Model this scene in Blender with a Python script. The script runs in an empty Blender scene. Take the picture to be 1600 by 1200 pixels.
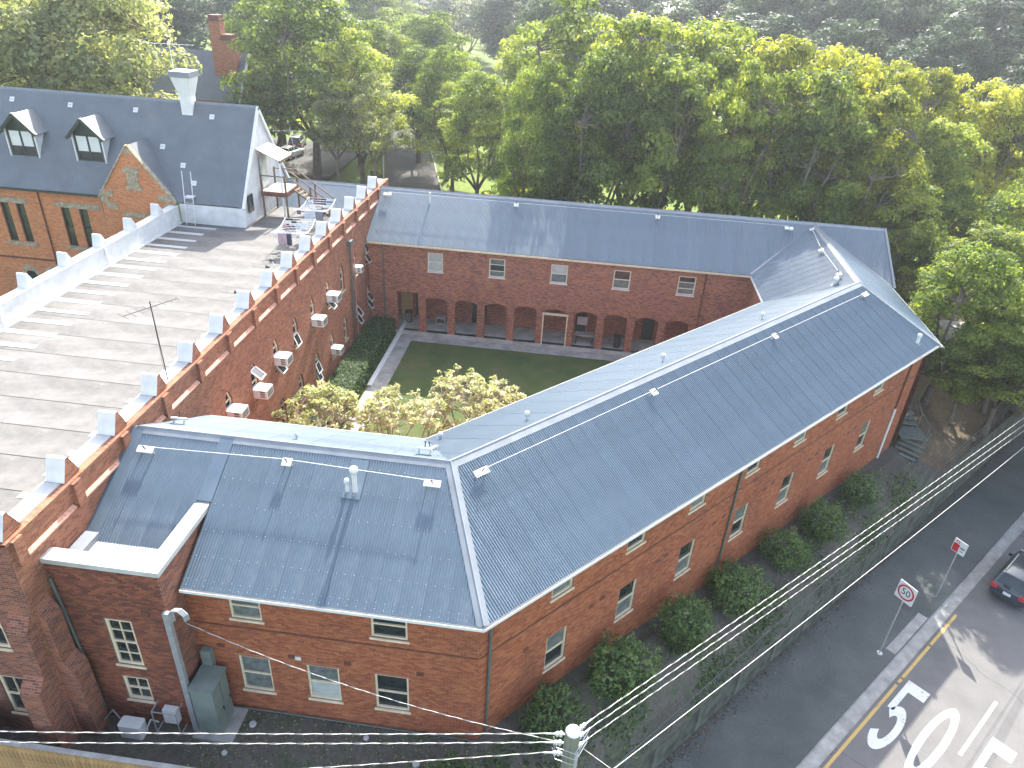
import bpy, math, random
import numpy as np
from mathutils import Vector, Matrix

# ------------------------------------------------------------------ camera, sky, sun, exposure
scn = bpy.context.scene
COL = scn.collection
camd = bpy.data.cameras.new("camera")
camo = bpy.data.objects.new("camera", camd)
COL.objects.link(camo)
CAM_YAW, CAM_PITCH, CAM_ROLL = -0.089, 0.530, 0.059
_fw = Vector((math.sin(CAM_YAW) * math.cos(CAM_PITCH), math.cos(CAM_YAW) * math.cos(CAM_PITCH), -math.sin(CAM_PITCH)))
_rt = Vector((math.cos(CAM_YAW), -math.sin(CAM_YAW), 0))
_up = _rt.cross(_fw)
CR = math.cos(CAM_ROLL) * _rt + math.sin(CAM_ROLL) * _up
CU = math.cos(CAM_ROLL) * _up - math.sin(CAM_ROLL) * _rt
M = Matrix((CR, CU, -_fw)).transposed().to_4x4()
M.translation = Vector((0, 0, 24.509))
camo.matrix_world = M
camd.sensor_width = 36
camd.lens = 36 * 1132.23 / 1600
camd.clip_start = 0.5
camd.clip_end = 3000
scn.camera = camo

SUN_DIR = Vector((0.045, 1.0, 0.81)).normalized()      # towards the sun
ELEV = math.asin(SUN_DIR.z)
AZ = math.atan2(SUN_DIR.x, SUN_DIR.y)
world = bpy.data.worlds.new("World")
scn.world = world
world.use_nodes = True
wn = world.node_tree
bg = wn.nodes["Background"]
sky = wn.nodes.new("ShaderNodeTexSky")
sky.sky_type = 'NISHITA'
sky.sun_disc = False
sky.sun_elevation = ELEV
sky.sun_rotation = AZ
sky.altitude = 40
sky.air_density = 1.0
sky.dust_density = 2.6
hsv = wn.nodes.new('ShaderNodeHueSaturation')
hsv.inputs['Saturation'].default_value = 0.72
wn.links.new(sky.outputs[0], hsv.inputs['Color'])
wn.links.new(hsv.outputs[0], bg.inputs[0])
bg.inputs[1].default_value = 0.15
sund = bpy.data.lights.new("sun", 'SUN')
sund.energy = 3.3
sund.angle = math.radians(0.53)
sund.color = (1.0, 0.95, 0.87)
suno = bpy.data.objects.new("sun", sund)
COL.objects.link(suno)
suno.rotation_euler = SUN_DIR.to_track_quat('Z', 'Y').to_euler()
suno.location = (0, 60, 80)
scn.view_settings.view_transform = 'Standard'
scn.view_settings.look = 'None'
scn.view_settings.gamma = 1.0
scn.view_settings.exposure = 2.16
scn.view_settings.use_curve_mapping = False
cy = scn.cycles
cy.use_denoising = True
cy.use_adaptive_sampling = True
cy.adaptive_threshold = 0.025
cy.max_bounces = 5
cy.diffuse_bounces = 2
cy.glossy_bounces = 2
cy.transmission_bounces = 4
cy.transparent_max_bounces = 6
cy.sample_clamp_indirect = 6
cy.caustics_reflective = False
cy.caustics_refractive = False

# ------------------------------------------------------------------ helpers
rnd = random.Random(11)
WL = {}


def finish(o, label=None, cat=None, group=None, kind=None):
    if label: o["label"] = label
    if cat: o["category"] = cat
    if group: o["group"] = group
    if kind: o["kind"] = kind
    return o


def empty(name, loc, label=None, cat=None, group=None):
    o = bpy.data.objects.new(name, None)
    o.empty_display_size = 0.2
    COL.objects.link(o)
    o.location = loc
    WL[o.name] = Vector(loc)
    return finish(o, label, cat, group)


def hang(o, parent, wl):
    WL[o.name] = Vector(wl)
    if parent is not None:
        o.parent = parent
        o.matrix_parent_inverse = Matrix.Translation(-WL[parent.name])
    return o


class MB:
    """collects faces for one mesh"""
    def __init__(s):
        s.v = []; s.f = []; s.m = []; s.uv = []; s.tone = []

    def face(s, pts, mat=0, uv=None, tone=0.5):
        n = len(s.v)
        s.v.extend([tuple(p) for p in pts])
        s.f.append(tuple(range(n, n + len(pts))))
        s.m.append(mat)
        s.uv.append(uv)
        s.tone.append(tone)

    def box(s, lo, hi, mat=0, ax=None, org=(0, 0, 0), skip=(), tone=0.5):
        """box in the frame ax=(ex,ey,ez) about org"""
        ex, ey, ez = ax or (Vector((1, 0, 0)), Vector((0, 1, 0)), Vector((0, 0, 1)))
        o = Vector(org)
        P = lambda a, b, c: o + ex * a + ey * b + ez * c
        (x0, y0, z0), (x1, y1, z1) = lo, hi
        fs = {'-x': [(x0, y1, z0), (x0, y0, z0), (x0, y0, z1), (x0, y1, z1)], '+x': [(x1, y0, z0), (x1, y1, z0), (x1, y1, z1), (x1, y0, z1)],
              '-y': [(x0, y0, z0), (x1, y0, z0), (x1, y0, z1), (x0, y0, z1)], '+y': [(x1, y1, z0), (x0, y1, z0), (x0, y1, z1), (x1, y1, z1)],
              '-z': [(x0, y1, z0), (x1, y1, z0), (x1, y0, z0), (x0, y0, z0)], '+z': [(x0, y0, z1), (x1, y0, z1), (x1, y1, z1), (x0, y1, z1)]}
        for k, q in fs.items():
            if k in skip: continue
            if k[1] == 'x': uv = [(a[1], a[2]) for a in q]
            elif k[1] == 'y': uv = [(a[0], a[2]) for a in q]
            else: uv = [(a[0], a[1]) for a in q]
            s.face([P(*a) for a in q], mat, uv, tone)
        return s

    def tube(s, pts, r, n=6, mat=0, cap=True, tone=0.5):
        pts = [Vector(p) for p in pts]
        rs = r if isinstance(r, (list, tuple)) else [r] * len(pts)
        rings = []
        for i, p in enumerate(pts):
            a = pts[max(i - 1, 0)]; b = pts[min(i + 1, len(pts) - 1)]
            t = (b - a).normalized() if (b - a).length > 1e-9 else Vector((0, 0, 1))
            u = t.orthogonal().normalized() if i == 0 else (u0 - t * u0.dot(t)).normalized()
            u0 = u
            w = t.cross(u)
            base = len(s.v)
            for k in range(n):
                an = 2 * math.pi * k / n
                s.v.append(tuple(p + (u * math.cos(an) + w * math.sin(an)) * rs[i]))
            rings.append(base)
        for i in range(len(rings) - 1):
            for k in range(n):
                a, b = rings[i], rings[i + 1]
                s.f.append((a + k, a + (k + 1) % n, b + (k + 1) % n, b + k)); s.m.append(mat); s.uv.append(None); s.tone.append(tone)
        if cap:
            s.f.append(tuple(rings[0] + k for k in reversed(range(n)))); s.m.append(mat); s.uv.append(None); s.tone.append(tone)
            s.f.append(tuple(rings[-1] + k for k in range(n))); s.m.append(mat); s.uv.append(None); s.tone.append(tone)
        return s

    def prism(s, poly, ax, org, t0, t1, mat=0, sidemat=None):
        """poly of (a,b) in ex,ey, extruded along ez from t0 to t1"""
        ex, ey, ez = ax; o = Vector(org)
        sm = mat if sidemat is None else sidemat
        A = [o + ex * a + ey * b + ez * t0 for a, b in poly]; B = [o + ex * a + ey * b + ez * t1 for a, b in poly]
        s.face(list(reversed(A)), mat, list(reversed(poly))); s.face(B, mat, list(poly))
        n = len(poly)
        for i in range(n):
            j = (i + 1) % n
            L = math.dist(poly[i], poly[j])
            s.face([A[i], A[j], B[j], B[i]], sm, [(t0, 0), (t0, L), (t1, L), (t1, 0)])
        return s

    def build(s, name, mats, parent=None, smooth=False, label=None, cat=None, group=None, kind=None, tone=False, local=False):
        me = bpy.data.meshes.new(name)
        V = np.array(s.v, dtype=float)
        if local: c = np.zeros(3)
        else:
            c = (V.min(0) + V.max(0)) / 2; c[2] = V[:, 2].min()
        me.from_pydata((V - c).tolist(), [], s.f)
        for m in (mats if isinstance(mats, (list, tuple)) else [mats]): me.materials.append(m)
        me.polygons.foreach_set("material_index", s.m)
        if any(u is not None for u in s.uv):
            ul = me.uv_layers.new(name="UVMap")
            arr = []
            for f, u in zip(s.f, s.uv):
                if u is None: arr.extend([0.0] * (2 * len(f)))
                else:
                    for q in u: arr.extend((q[0], q[1]))
            ul.data.foreach_set("uv", arr)
        if tone:
            at = me.attributes.new("tone", 'FLOAT', 'FACE')
            at.data.foreach_set("value", s.tone)
        if smooth: me.polygons.foreach_set("use_smooth", [True] * len(s.f))
        me.update()
        o = bpy.data.objects.new(name, me)
        COL.objects.link(o)
        o.location = c
        hang(o, parent, c)
        return finish(o, label, cat, group, kind)


def dup(o, parent=None, world=None):
    """copy of one object (mesh data shared)"""
    c = o.copy()
    COL.objects.link(c)
    c.parent = parent
    return c


def dup_tree(root, loc, rz=0.0, scale=(1, 1, 1), label=None, group=None):
    r = root.copy(); COL.objects.link(r)
    r.location = loc; r.rotation_euler = (0, 0, rz); r.scale = scale
    for ch in root.children:
        c = ch.copy(); COL.objects.link(c); c.parent = r
        for g in ch.children:
            d = g.copy(); COL.objects.link(d); d.parent = c
    if label: r["label"] = label
    if group: r["group"] = group
    return r


# ------------------------------------------------------------------ materials
def mat(name):
    m = bpy.data.materials.new(name)
    m.use_nodes = True
    nt = m.node_tree
    return m, nt, nt.nodes["Principled BSDF"]


def N(nt, t, **kw):
    n = nt.nodes.new(t)
    for k, v in kw.items(): setattr(n, k, v)
    return n


def ramp(nt, fac, cols):
    r = N(nt, "ShaderNodeValToRGB")
    el = r.color_ramp.elements
    while len(el) < len(cols): el.new(0.5)
    for e, (p, c) in zip(el, cols):
        e.position = p; e.color = (*c, 1)
    nt.links.new(fac, r.inputs[0])
    return r.outputs[0]


def mixc(nt, fac, a, b, mode='MIX'):
    m = N(nt, "ShaderNodeMix", data_type='RGBA', blend_type=mode)
    for i, x in ((0, fac), (6, a), (7, b)):
        if isinstance(x, (int, float)): m.inputs[i].default_value = x
        elif isinstance(x, tuple): m.inputs[i].default_value = (*x, 1)
        else: nt.links.new(x, m.inputs[i])
    return m.outputs[2]


def noise(nt, scale, detail=4, rough=0.55, coord='Object', dist=0.0, stretch=None):
    tc = N(nt, "ShaderNodeTexCoord")
    n = N(nt, "ShaderNodeTexNoise")
    n.inputs["Scale"].default_value = scale
    n.inputs["Detail"].default_value = detail
    n.inputs["Roughness"].default_value = rough
    n.inputs["Distortion"].default_value = dist
    src = tc.outputs[coord]
    if stretch:
        mp = N(nt, "ShaderNodeMapping"); mp.inputs["Scale"].default_value = stretch
        nt.links.new(src, mp.inputs[0]); src = mp.outputs[0]
    nt.links.new(src, n.inputs["Vector"])
    return n.outputs["Fac"]


def bump(nt, b, h, strength=0.3, dist=0.02):
    n = N(nt, "ShaderNodeBump")
    n.inputs["Strength"].default_value = strength
    n.inputs["Distance"].default_value = dist
    nt.links.new(h, n.inputs["Height"])
    nt.links.new(n.outputs[0], b.inputs["Normal"])


def plain(name, col, rough=0.6, spec=0.4, var=0.12, scale=3.0, metal=0.0, bmp=0.0, objvar=0.0):
    m, nt, b = mat(name)
    f = noise(nt, scale, 5)
    d = tuple(c * (1 - var * 1.6) for c in col); l = tuple(min(1, c * (1 + var)) for c in col)
    c = ramp(nt, f, [(0.3, d), (0.7, l)])
    if objvar:
        oi = N(nt, "ShaderNodeObjectInfo")
        rr = ramp(nt, oi.outputs["Random"], [(0, (1 - objvar,) * 3), (1, (1 + objvar,) * 3)])
        c = mixc(nt, 1.0, c, rr, 'MULTIPLY')
    nt.links.new(c, b.inputs["Base Color"])
    b.inputs["Roughness"].default_value = rough
    b.inputs["Specular IOR Level"].default_value = spec
    b.inputs["Metallic"].default_value = metal
    if bmp: bump(nt, b, f, bmp)
    return m


def brick_ramp(nt, fac, pal):
    return ramp(nt, fac, pal)


RED = [(0.0, (0.14, 0.055, 0.038)), (0.22, (0.265, 0.09, 0.05)), (0.5, (0.365, 0.122, 0.06)), (0.78, (0.44, 0.165, 0.08)), (1.0, (0.5, 0.26, 0.155))]
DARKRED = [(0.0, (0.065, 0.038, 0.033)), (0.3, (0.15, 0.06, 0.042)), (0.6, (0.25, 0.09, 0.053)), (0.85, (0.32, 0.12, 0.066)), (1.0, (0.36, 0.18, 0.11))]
NORTHRED = [(0.0, (0.09, 0.05, 0.05)), (0.25, (0.19, 0.08, 0.062)), (0.5, (0.33, 0.122, 0.072)), (0.8, (0.41, 0.165, 0.092)), (1.0, (0.48, 0.23, 0.14))]
WESTRED = [(0.0, (0.12, 0.05, 0.034)), (0.3, (0.225, 0.084, 0.048)), (0.6, (0.315, 0.118, 0.06)), (0.85, (0.38, 0.155, 0.082)), (1.0, (0.45, 0.24, 0.14))]
ORANGE = [(0.0, (0.30, 0.11, 0.05)), (0.4, (0.50, 0.18, 0.068)), (0.7, (0.57, 0.215, 0.085)), (1.0, (0.56, 0.30, 0.16))]


def brick_tex(name, pal, mortar=(0.30, 0.24, 0.2), w=0.24, h=0.086, stain=0.3, bmp=0.6, dark=(0.05, 0.045, 0.04)):
    m, nt, b = mat(name)
    uv = N(nt, "ShaderNodeUVMap")
    bt = N(nt, "ShaderNodeTexBrick")
    bt.inputs["Scale"].default_value = 1
    bt.inputs["Brick Width"].default_value = w
    bt.inputs["Row Height"].default_value = h
    bt.inputs["Mortar Size"].default_value = 0.006
    bt.inputs["Mortar Smooth"].default_value = 0.2
    bt.inputs["Color1"].default_value = (0, 0, 0, 1)
    bt.inputs["Color2"].default_value = (1, 1, 1, 1)
    bt.inputs["Mortar"].default_value = (0.5, 0.5, 0.5, 1)
    nt.links.new(uv.outputs[0], bt.inputs[0])
    # a second random number for each brick from a coarse noise
    f2 = noise(nt, 0.9, 3, coord='Object')
    mx = N(nt, "ShaderNodeMath", operation='MULTIPLY_ADD')
    nt.links.new(f2, mx.inputs[0]); mx.inputs[1].default_value = 0.35
    sc = N(nt, "ShaderNodeMath", operation='MULTIPLY_ADD')
    nt.links.new(bt.outputs["Color"], sc.inputs[0]); sc.inputs[1].default_value = 0.62; sc.inputs[2].default_value = 0.03
    nt.links.new(sc.outputs[0], mx.inputs[2])
    c = ramp(nt, mx.outputs[0], pal)
    c = mixc(nt, bt.outputs["Fac"], c, mortar)
    if stain:
        f3 = noise(nt, 0.45, 6, 0.7, stretch=(1, 1, 0.45))
        s = ramp(nt, f3, [(0.52, (0, 0, 0)), (0.75, (stain,) * 3)])
        c = mixc(nt, s, c, dark)
    nt.links.new(c, b.inputs["Base Color"])
    b.inputs["Roughness"].default_value = 0.88
    b.inputs["Specular IOR Level"].default_value = 0.25
    inv = N(nt, "ShaderNodeMath", operation='SUBTRACT'); inv.inputs[0].default_value = 1
    nt.links.new(bt.outputs["Fac"], inv.inputs[1])
    bump(nt, b, inv.outputs[0], bmp, 0.012)
    return m


def brick_piece(name, pal, obj, stain=0.35):
    """for modelled bricks: one tone for each brick"""
    m, nt, b = mat(name)
    if obj:
        oi = N(nt, "ShaderNodeObjectInfo"); src = oi.outputs["Random"]
    else:
        at = N(nt, "ShaderNodeAttribute", attribute_name="tone"); src = at.outputs["Fac"]
    tc = N(nt, "ShaderNodeNewGeometry")
    nz = N(nt, "ShaderNodeTexNoise"); nz.inputs["Scale"].default_value = 0.8; nz.inputs["Detail"].default_value = 4
    nt.links.new(tc.outputs["Position"], nz.inputs["Vector"])
    mx = N(nt, "ShaderNodeMath", operation='MULTIPLY_ADD'); mx.inputs[1].default_value = 0.3
    nt.links.new(nz.outputs["Fac"], mx.inputs[0])
    sc = N(nt, "ShaderNodeMath", operation='MULTIPLY_ADD'); sc.inputs[1].default_value = 0.55; sc.inputs[2].default_value = 0.08
    nt.links.new(src, sc.inputs[0]); nt.links.new(sc.outputs[0], mx.inputs[2])
    c = ramp(nt, mx.outputs[0], pal)
    mp = N(nt, "ShaderNodeMapping"); mp.inputs["Scale"].default_value = (0.55, 0.55, 0.28)
    nt.links.new(tc.outputs["Position"], mp.inputs[0])
    n2 = N(nt, "ShaderNodeTexNoise"); n2.inputs["Scale"].default_value = 1.0; n2.inputs["Detail"].default_value = 7; n2.inputs["Roughness"].default_value = 0.7
    nt.links.new(mp.outputs[0], n2.inputs["Vector"])
    s = ramp(nt, n2.outputs["Fac"], [(0.5, (0, 0, 0)), (0.74, (stain,) * 3)])
    c = mixc(nt, s, c, (0.05, 0.04, 0.035))
    n3 = N(nt, "ShaderNodeTexNoise"); n3.inputs["Scale"].default_value = 14; n3.inputs["Detail"].default_value = 4
    nt.links.new(tc.outputs["Position"], n3.inputs["Vector"])
    c = mixc(nt, 0.35, c, ramp(nt, n3.outputs["Fac"], [(0.3, (0.35,) * 3), (0.7, (1.0,) * 3)]), 'MULTIPLY')
    nt.links.new(c, b.inputs["Base Color"])
    b.inputs["Roughness"].default_value = 0.88
    b.inputs["Specular IOR Level"].default_value = 0.25
    bump(nt, b, n3.outputs["Fac"], 0.3, 0.01)
    return m


def roof_mat(name, col, rough=0.42, spec=0.5):
    m, nt, b = mat(name)
    oi = N(nt, "ShaderNodeObjectInfo")
    rr = ramp(nt, oi.outputs["Random"], [(0, (0.95,) * 3), (1, (1.05,) * 3)])
    f = noise(nt, 0.7, 6, 0.65, stretch=(1, 1, 1))
    c = ramp(nt, f, [(0.3, tuple(x * 0.82 for x in col)), (0.55, col), (0.8, tuple(x * 1.18 for x in col))])
    c = mixc(nt, 1.0, c, rr, 'MULTIPLY')
    g = noise(nt, 0.35, 7, 0.75)
    c = mixc(nt, ramp(nt, g, [(0.55, (0, 0, 0)), (0.8, (0.3,) * 3)]), c, (0.22, 0.22, 0.2))
    nt.links.new(c, b.inputs["Base Color"])
    nt.links.new(ramp(nt, g, [(0.3, (rough - 0.07,) * 3), (0.7, (rough + 0.12,) * 3)]), b.inputs["Roughness"])
    b.inputs["Specular IOR Level"].default_value = spec
    return m


def leaf_mat(name, dark, mid, light, trans=0.42, rough=0.6):
    m, nt, b = mat(name)
    at = N(nt, "ShaderNodeAttribute", attribute_name="tone")
    oi = N(nt, "ShaderNodeObjectInfo")
    ad = N(nt, "ShaderNodeMath", operation='MULTIPLY_ADD'); ad.inputs[1].default_value = 0.3; ad.inputs[2].default_value = -0.15
    nt.links.new(oi.outputs["Random"], ad.inputs[0])
    a2 = N(nt, "ShaderNodeMath", operation='ADD')
    nt.links.new(at.outputs["Fac"], a2.inputs[0]); nt.links.new(ad.outputs[0], a2.inputs[1])
    c = ramp(nt, a2.outputs[0], [(0.0, dark), (0.5, mid), (1.0, light)])
    nt.links.new(c, b.inputs["Base Color"])
    b.inputs["Roughness"].default_value = rough
    b.inputs["Specular IOR Level"].default_value = 0.22
    tr = N(nt, "ShaderNodeBsdfTranslucent")
    c2 = mixc(nt, 1.0, c, (2.6, 2.6, 1.3), 'MULTIPLY')
    nt.links.new(c2, tr.inputs[0])
    mx = N(nt, "ShaderNodeMixShader"); mx.inputs[0].default_value = trans
    nt.links.new(b.outputs[0], mx.inputs[1]); nt.links.new(tr.outputs[0], mx.inputs[2])
    nt.links.new(mx.outputs[0], nt.nodes["Material Output"].inputs[0])
    return m


def ground_mat(name, cols, scale=0.25, fine=6.0, bmp=0.4, rough=0.95):
    m, nt, b = mat(name)
    f = noise(nt, scale, 8, 0.65)
    c = ramp(nt, f, cols)
    g = noise(nt, fine, 6, 0.7)
    c = mixc(nt, 0.7, c, ramp(nt, g, [(0.3, (0.45,) * 3), (0.7, (1.25,) * 3)]), 'MULTIPLY')
    nt.links.new(c, b.inputs["Base Color"])
    b.inputs["Roughness"].default_value = rough
    b.inputs["Specular IOR Level"].default_value = 0.2
    bump(nt, b, g, bmp, 0.05)
    return m


K = {}
K['brick_wall'] = brick_tex("red_brickwork", RED)
K['brick_north'] = brick_tex("red_blue_brickwork", NORTHRED, stain=0.25, mortar=(0.33, 0.24, 0.2))
K['brick_west'] = brick_tex("old_red_brickwork", WESTRED, stain=0.25, bmp=1.0, dark=(0.07, 0.055, 0.035))
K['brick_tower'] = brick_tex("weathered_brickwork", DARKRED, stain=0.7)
K['brick_orange'] = brick_tex("orange_brickwork", ORANGE, stain=0.25, mortar=(0.42, 0.26, 0.17))
K['brick_one'] = brick_piece("red_brick", RED, True)
K['brick_mass'] = brick_piece("red_bricks", RED, False)
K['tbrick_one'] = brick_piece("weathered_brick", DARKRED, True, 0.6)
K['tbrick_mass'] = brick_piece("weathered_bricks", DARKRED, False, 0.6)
K['ledge'] = plain("pink_brick_ledge", (0.50, 0.27, 0.20), 0.85, 0.2, 0.25, 9)
K['quoin'] = plain("tan_brick_surround", (0.34, 0.16, 0.085), 0.85, 0.2, 0.25, 8)
K['mortar'] = plain("mortar", (0.26, 0.2, 0.165), 0.95, 0.1, 0.2, 9)
K['roof'] = roof_mat("blue_grey_corrugated_steel", (0.084, 0.122, 0.158), 0.40, 0.7)
K['roof_dark'] = roof_mat("slate_grey_corrugated_steel", (0.125, 0.14, 0.155), 0.5, 0.4)
K['cap'] = plain("grey_ridge_steel", (0.19, 0.21, 0.23), 0.45, 0.5, 0.1, 1.5)
K['zinc'] = plain("zinc_coping", (0.46, 0.46, 0.44), 0.5, 0.4, 0.12, 1.2)
K['white'] = plain("white_paint", (0.66, 0.66, 0.64), 0.55, 0.3, 0.07, 2)
K['render'] = plain("white_render", (0.62, 0.62, 0.61), 0.85, 0.2, 0.10, 1.5, bmp=0.05)
K['cream'] = plain("cream_window_paint", (0.66, 0.56, 0.40), 0.6, 0.3, 0.10, 4)
K['offwhite'] = plain("off_white_window_paint", (0.66, 0.63, 0.56), 0.6, 0.3, 0.08, 4)
K['darkgreen'] = plain("dark_green_joinery", (0.035, 0.05, 0.035), 0.6, 0.3, 0.15, 4)
K['pipe'] = plain("green_grey_downpipe", (0.10, 0.125, 0.115), 0.5, 0.4, 0.15, 3)
K['steel'] = plain("galvanised_steel", (0.42, 0.44, 0.45), 0.4, 0.5, 0.12, 5, metal=0.4)
K['blackmetal'] = plain("dark_metal", (0.03, 0.03, 0.03), 0.5, 0.4)
K['stone'] = plain("weathered_sandstone", (0.36, 0.30, 0.21), 0.9, 0.15, 0.3, 5)
K['concrete'] = plain("concrete", (0.33, 0.32, 0.30), 0.9, 0.2, 0.2, 1.6, bmp=0.1)
K['pale_concrete'] = plain("pale_concrete", (0.42, 0.40, 0.36), 0.9, 0.2, 0.2, 1.2)
K['timber'] = plain("weathered_timber", (0.16, 0.115, 0.08), 0.85, 0.2, 0.3, 6)
K['fence_wood'] = plain("tan_fence_timber", (0.40, 0.25, 0.11), 0.8, 0.2, 0.25, 5, objvar=0.15)
K['yellow_door'] = plain("tan_painted_door", (0.42, 0.30, 0.14), 0.6, 0.3)
K['rust'] = plain("brown_paint", (0.14, 0.055, 0.035), 0.7, 0.3)

mg, nt, b = mat("window_glass")
f = noise(nt, 0.8, 3)
nt.links.new(ramp(nt, f, [(0.35, (0.012, 0.018, 0.02)), (0.7, (0.045, 0.055, 0.055))]), b.inputs["Base Color"])
b.inputs["Roughness"].default_value = 0.08
b.inputs["Specular IOR Level"].default_value = 0.6
K['glass'] = mg
K['blind'] = plain("pale_blind_behind_glass", (0.45, 0.47, 0.45), 0.25, 0.5, 0.15, 2)
K['curtain'] = plain("grey_curtain_behind_glass", (0.16, 0.18, 0.17), 0.2, 0.5, 0.3, 3)


# flat membrane roof: pale coating with faint dirty patches
m, nt, b = mat("pale_roof_membrane")
oi = N(nt, "ShaderNodeObjectInfo")
f = noise(nt, 0.30, 8, 0.7, coord='Object', stretch=(1, 1.6, 1))
c = ramp(nt, f, [(0.3, (0.088, 0.084, 0.078)), (0.5, (0.145, 0.139, 0.131)), (0.7, (0.195, 0.188, 0.178))])
f = noise(nt, 3.0, 6, 0.7)
c = mixc(nt, 0.35, c, ramp(nt, f, [(0.3, (0.6,) * 3), (0.7, (1.1,) * 3)]), 'MULTIPLY')
c = mixc(nt, 1.0, c, ramp(nt, oi.outputs["Random"], [(0, (0.93,) * 3), (1, (1.05,) * 3)]), 'MULTIPLY')
nt.links.new(c, b.inputs["Base Color"]); b.inputs["Roughness"].default_value = 0.8; b.inputs["Specular IOR Level"].default_value = 0.3
K['membrane'] = m
K['strip'] = plain("white_roof_coating", (0.42, 0.42, 0.41), 0.7, 0.3, 0.06, 2)

m, nt, b = mat("asphalt")
f = noise(nt, 0.4, 8, 0.65); g = noise(nt, 28, 4, 0.7)
c = ramp(nt, f, [(0.3, (0.115, 0.112, 0.108)), (0.7, (0.17, 0.163, 0.157))])
c = mixc(nt, 0.6, c, ramp(nt, g, [(0.3, (0.5,) * 3), (0.75, (1.45,) * 3)]), 'MULTIPLY')
vo = N(nt, "ShaderNodeTexVoronoi", feature='DISTANCE_TO_EDGE'); vo.inputs["Scale"].default_value = 0.11
tc = N(nt, "ShaderNodeTexCoord"); nz = N(nt, "ShaderNodeTexNoise"); nz.inputs["Scale"].default_value = 0.6; nz.inputs["Detail"].default_value = 5
vm = N(nt, "ShaderNodeVectorMath", operation='ADD'); nt.links.new(tc.outputs["Object"], nz.inputs["Vector"])
nt.links.new(tc.outputs["Object"], vm.inputs[0]); nt.links.new(nz.outputs["Color"], vm.inputs[1]); nt.links.new(vm.outputs[0], vo.inputs["Vector"])
c = mixc(nt, ramp(nt, vo.outputs["Distance"], [(0.0, (1,) * 3), (0.0025, (0,) * 3)]), c, (0.07, 0.07, 0.07))
nt.links.new(c, b.inputs["Base Color"]); b.inputs["Roughness"].default_value = 0.9; bump(nt, b, g, 0.25, 0.01)
K['road'] = m
K['asphalt'] = ground_mat('driveway_asphalt', [(0.3, (0.07, 0.068, 0.065)), (0.7, (0.13, 0.125, 0.115))], 0.3, 8, 0.2)
K['footpath'] = ground_mat("old_footpath_asphalt", [(0.3, (0.082, 0.09, 0.087)), (0.55, (0.115, 0.122, 0.116)), (0.75, (0.15, 0.15, 0.138))], 0.3, 18, 0.2)


def worn_paint(name, col, under=(0.14, 0.135, 0.13)):
    m, nt, b = mat(name)
    f = noise(nt, 9.0, 8, 0.75); g = noise(nt, 1.2, 5, 0.6)
    mm = N(nt, "ShaderNodeMath", operation='MULTIPLY_ADD'); mm.inputs[1].default_value = 0.45
    nt.links.new(g, mm.inputs[0]); nt.links.new(f, mm.inputs[2])
    c = mixc(nt, ramp(nt, mm.outputs[0], [(0.78, (0, 0, 0)), (0.88, (0.9,) * 3)]), col, under)
    nt.links.new(c, b.inputs["Base Color"]); b.inputs["Roughness"].default_value = 0.75
    return m


K['paint'] = worn_paint("worn_white_road_paint", (0.60, 0.60, 0.58))
K['yellow'] = worn_paint("worn_yellow_road_paint", (0.48, 0.32, 0.10))
K['patch'] = ground_mat("dark_road_patch", [(0.3, (0.06, 0.06, 0.06)), (0.7, (0.085, 0.083, 0.08))], 0.6, 16, 0.2)
K['soil'] = ground_mat("garden_soil", [(0.25, (0.07, 0.065, 0.055)), (0.5, (0.12, 0.11, 0.095)), (0.62, (0.075, 0.09, 0.055)), (0.8, (0.19, 0.18, 0.16))], 0.6, 7)
K['park'] = ground_mat("park_ground", [(0.3, (0.10, 0.085, 0.05)), (0.42, (0.10, 0.15, 0.03)), (0.6, (0.16, 0.22, 0.035)), (0.75, (0.12, 0.16, 0.04))], 0.09, 4)
K['lawn'] = ground_mat("courtyard_lawn", [(0.3, (0.048, 0.078, 0.026)), (0.48, (0.075, 0.108, 0.034)), (0.6, (0.105, 0.115, 0.046)), (0.72, (0.15, 0.135, 0.07))], 0.45, 14)
K['litter'] = ground_mat("leaf_litter", [(0.3, (0.10, 0.075, 0.05)), (0.6, (0.20, 0.15, 0.10)), (0.8, (0.14, 0.13, 0.07))], 0.4, 6)
K['bark'] = ground_mat("bark", [(0.3, (0.07, 0.055, 0.042)), (0.7, (0.17, 0.14, 0.11))], 1.2, 8)
K['palebark'] = ground_mat("pale_bark", [(0.3, (0.10, 0.085, 0.068)), (0.7, (0.24, 0.205, 0.165))], 0.8, 6)
K['leaf_dark'] = leaf_mat("deep_green_leaves", (0.018, 0.036, 0.009), (0.085, 0.125, 0.024), (0.26, 0.30, 0.06))
K['leaf_mid'] = leaf_mat("mid_green_leaves", (0.022, 0.042, 0.01), (0.115, 0.155, 0.028), (0.33, 0.35, 0.07))
K['leaf_yellow'] = leaf_mat("yellow_green_leaves", (0.036, 0.055, 0.01), (0.18, 0.20, 0.028), (0.44, 0.42, 0.065))
K['leaf_grey'] = leaf_mat("grey_green_leaves", (0.055, 0.07, 0.034), (0.14, 0.16, 0.075), (0.34, 0.35, 0.18))
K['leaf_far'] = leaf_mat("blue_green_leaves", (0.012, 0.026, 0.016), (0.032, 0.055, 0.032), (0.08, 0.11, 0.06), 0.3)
K['leaf_shrub'] = leaf_mat("shrub_leaves", (0.026, 0.052, 0.022), (0.066, 0.112, 0.044), (0.15, 0.215, 0.08), 0.3)
K['leaf_frangipani'] = leaf_mat("frangipani_leaves", (0.24, 0.28, 0.10), (0.44, 0.44, 0.22), (0.62, 0.54, 0.40), 0.15)
K['twig'] = plain("frangipani_bark", (0.40, 0.32, 0.27), 0.8, 0.2, 0.25, 6)
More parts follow.
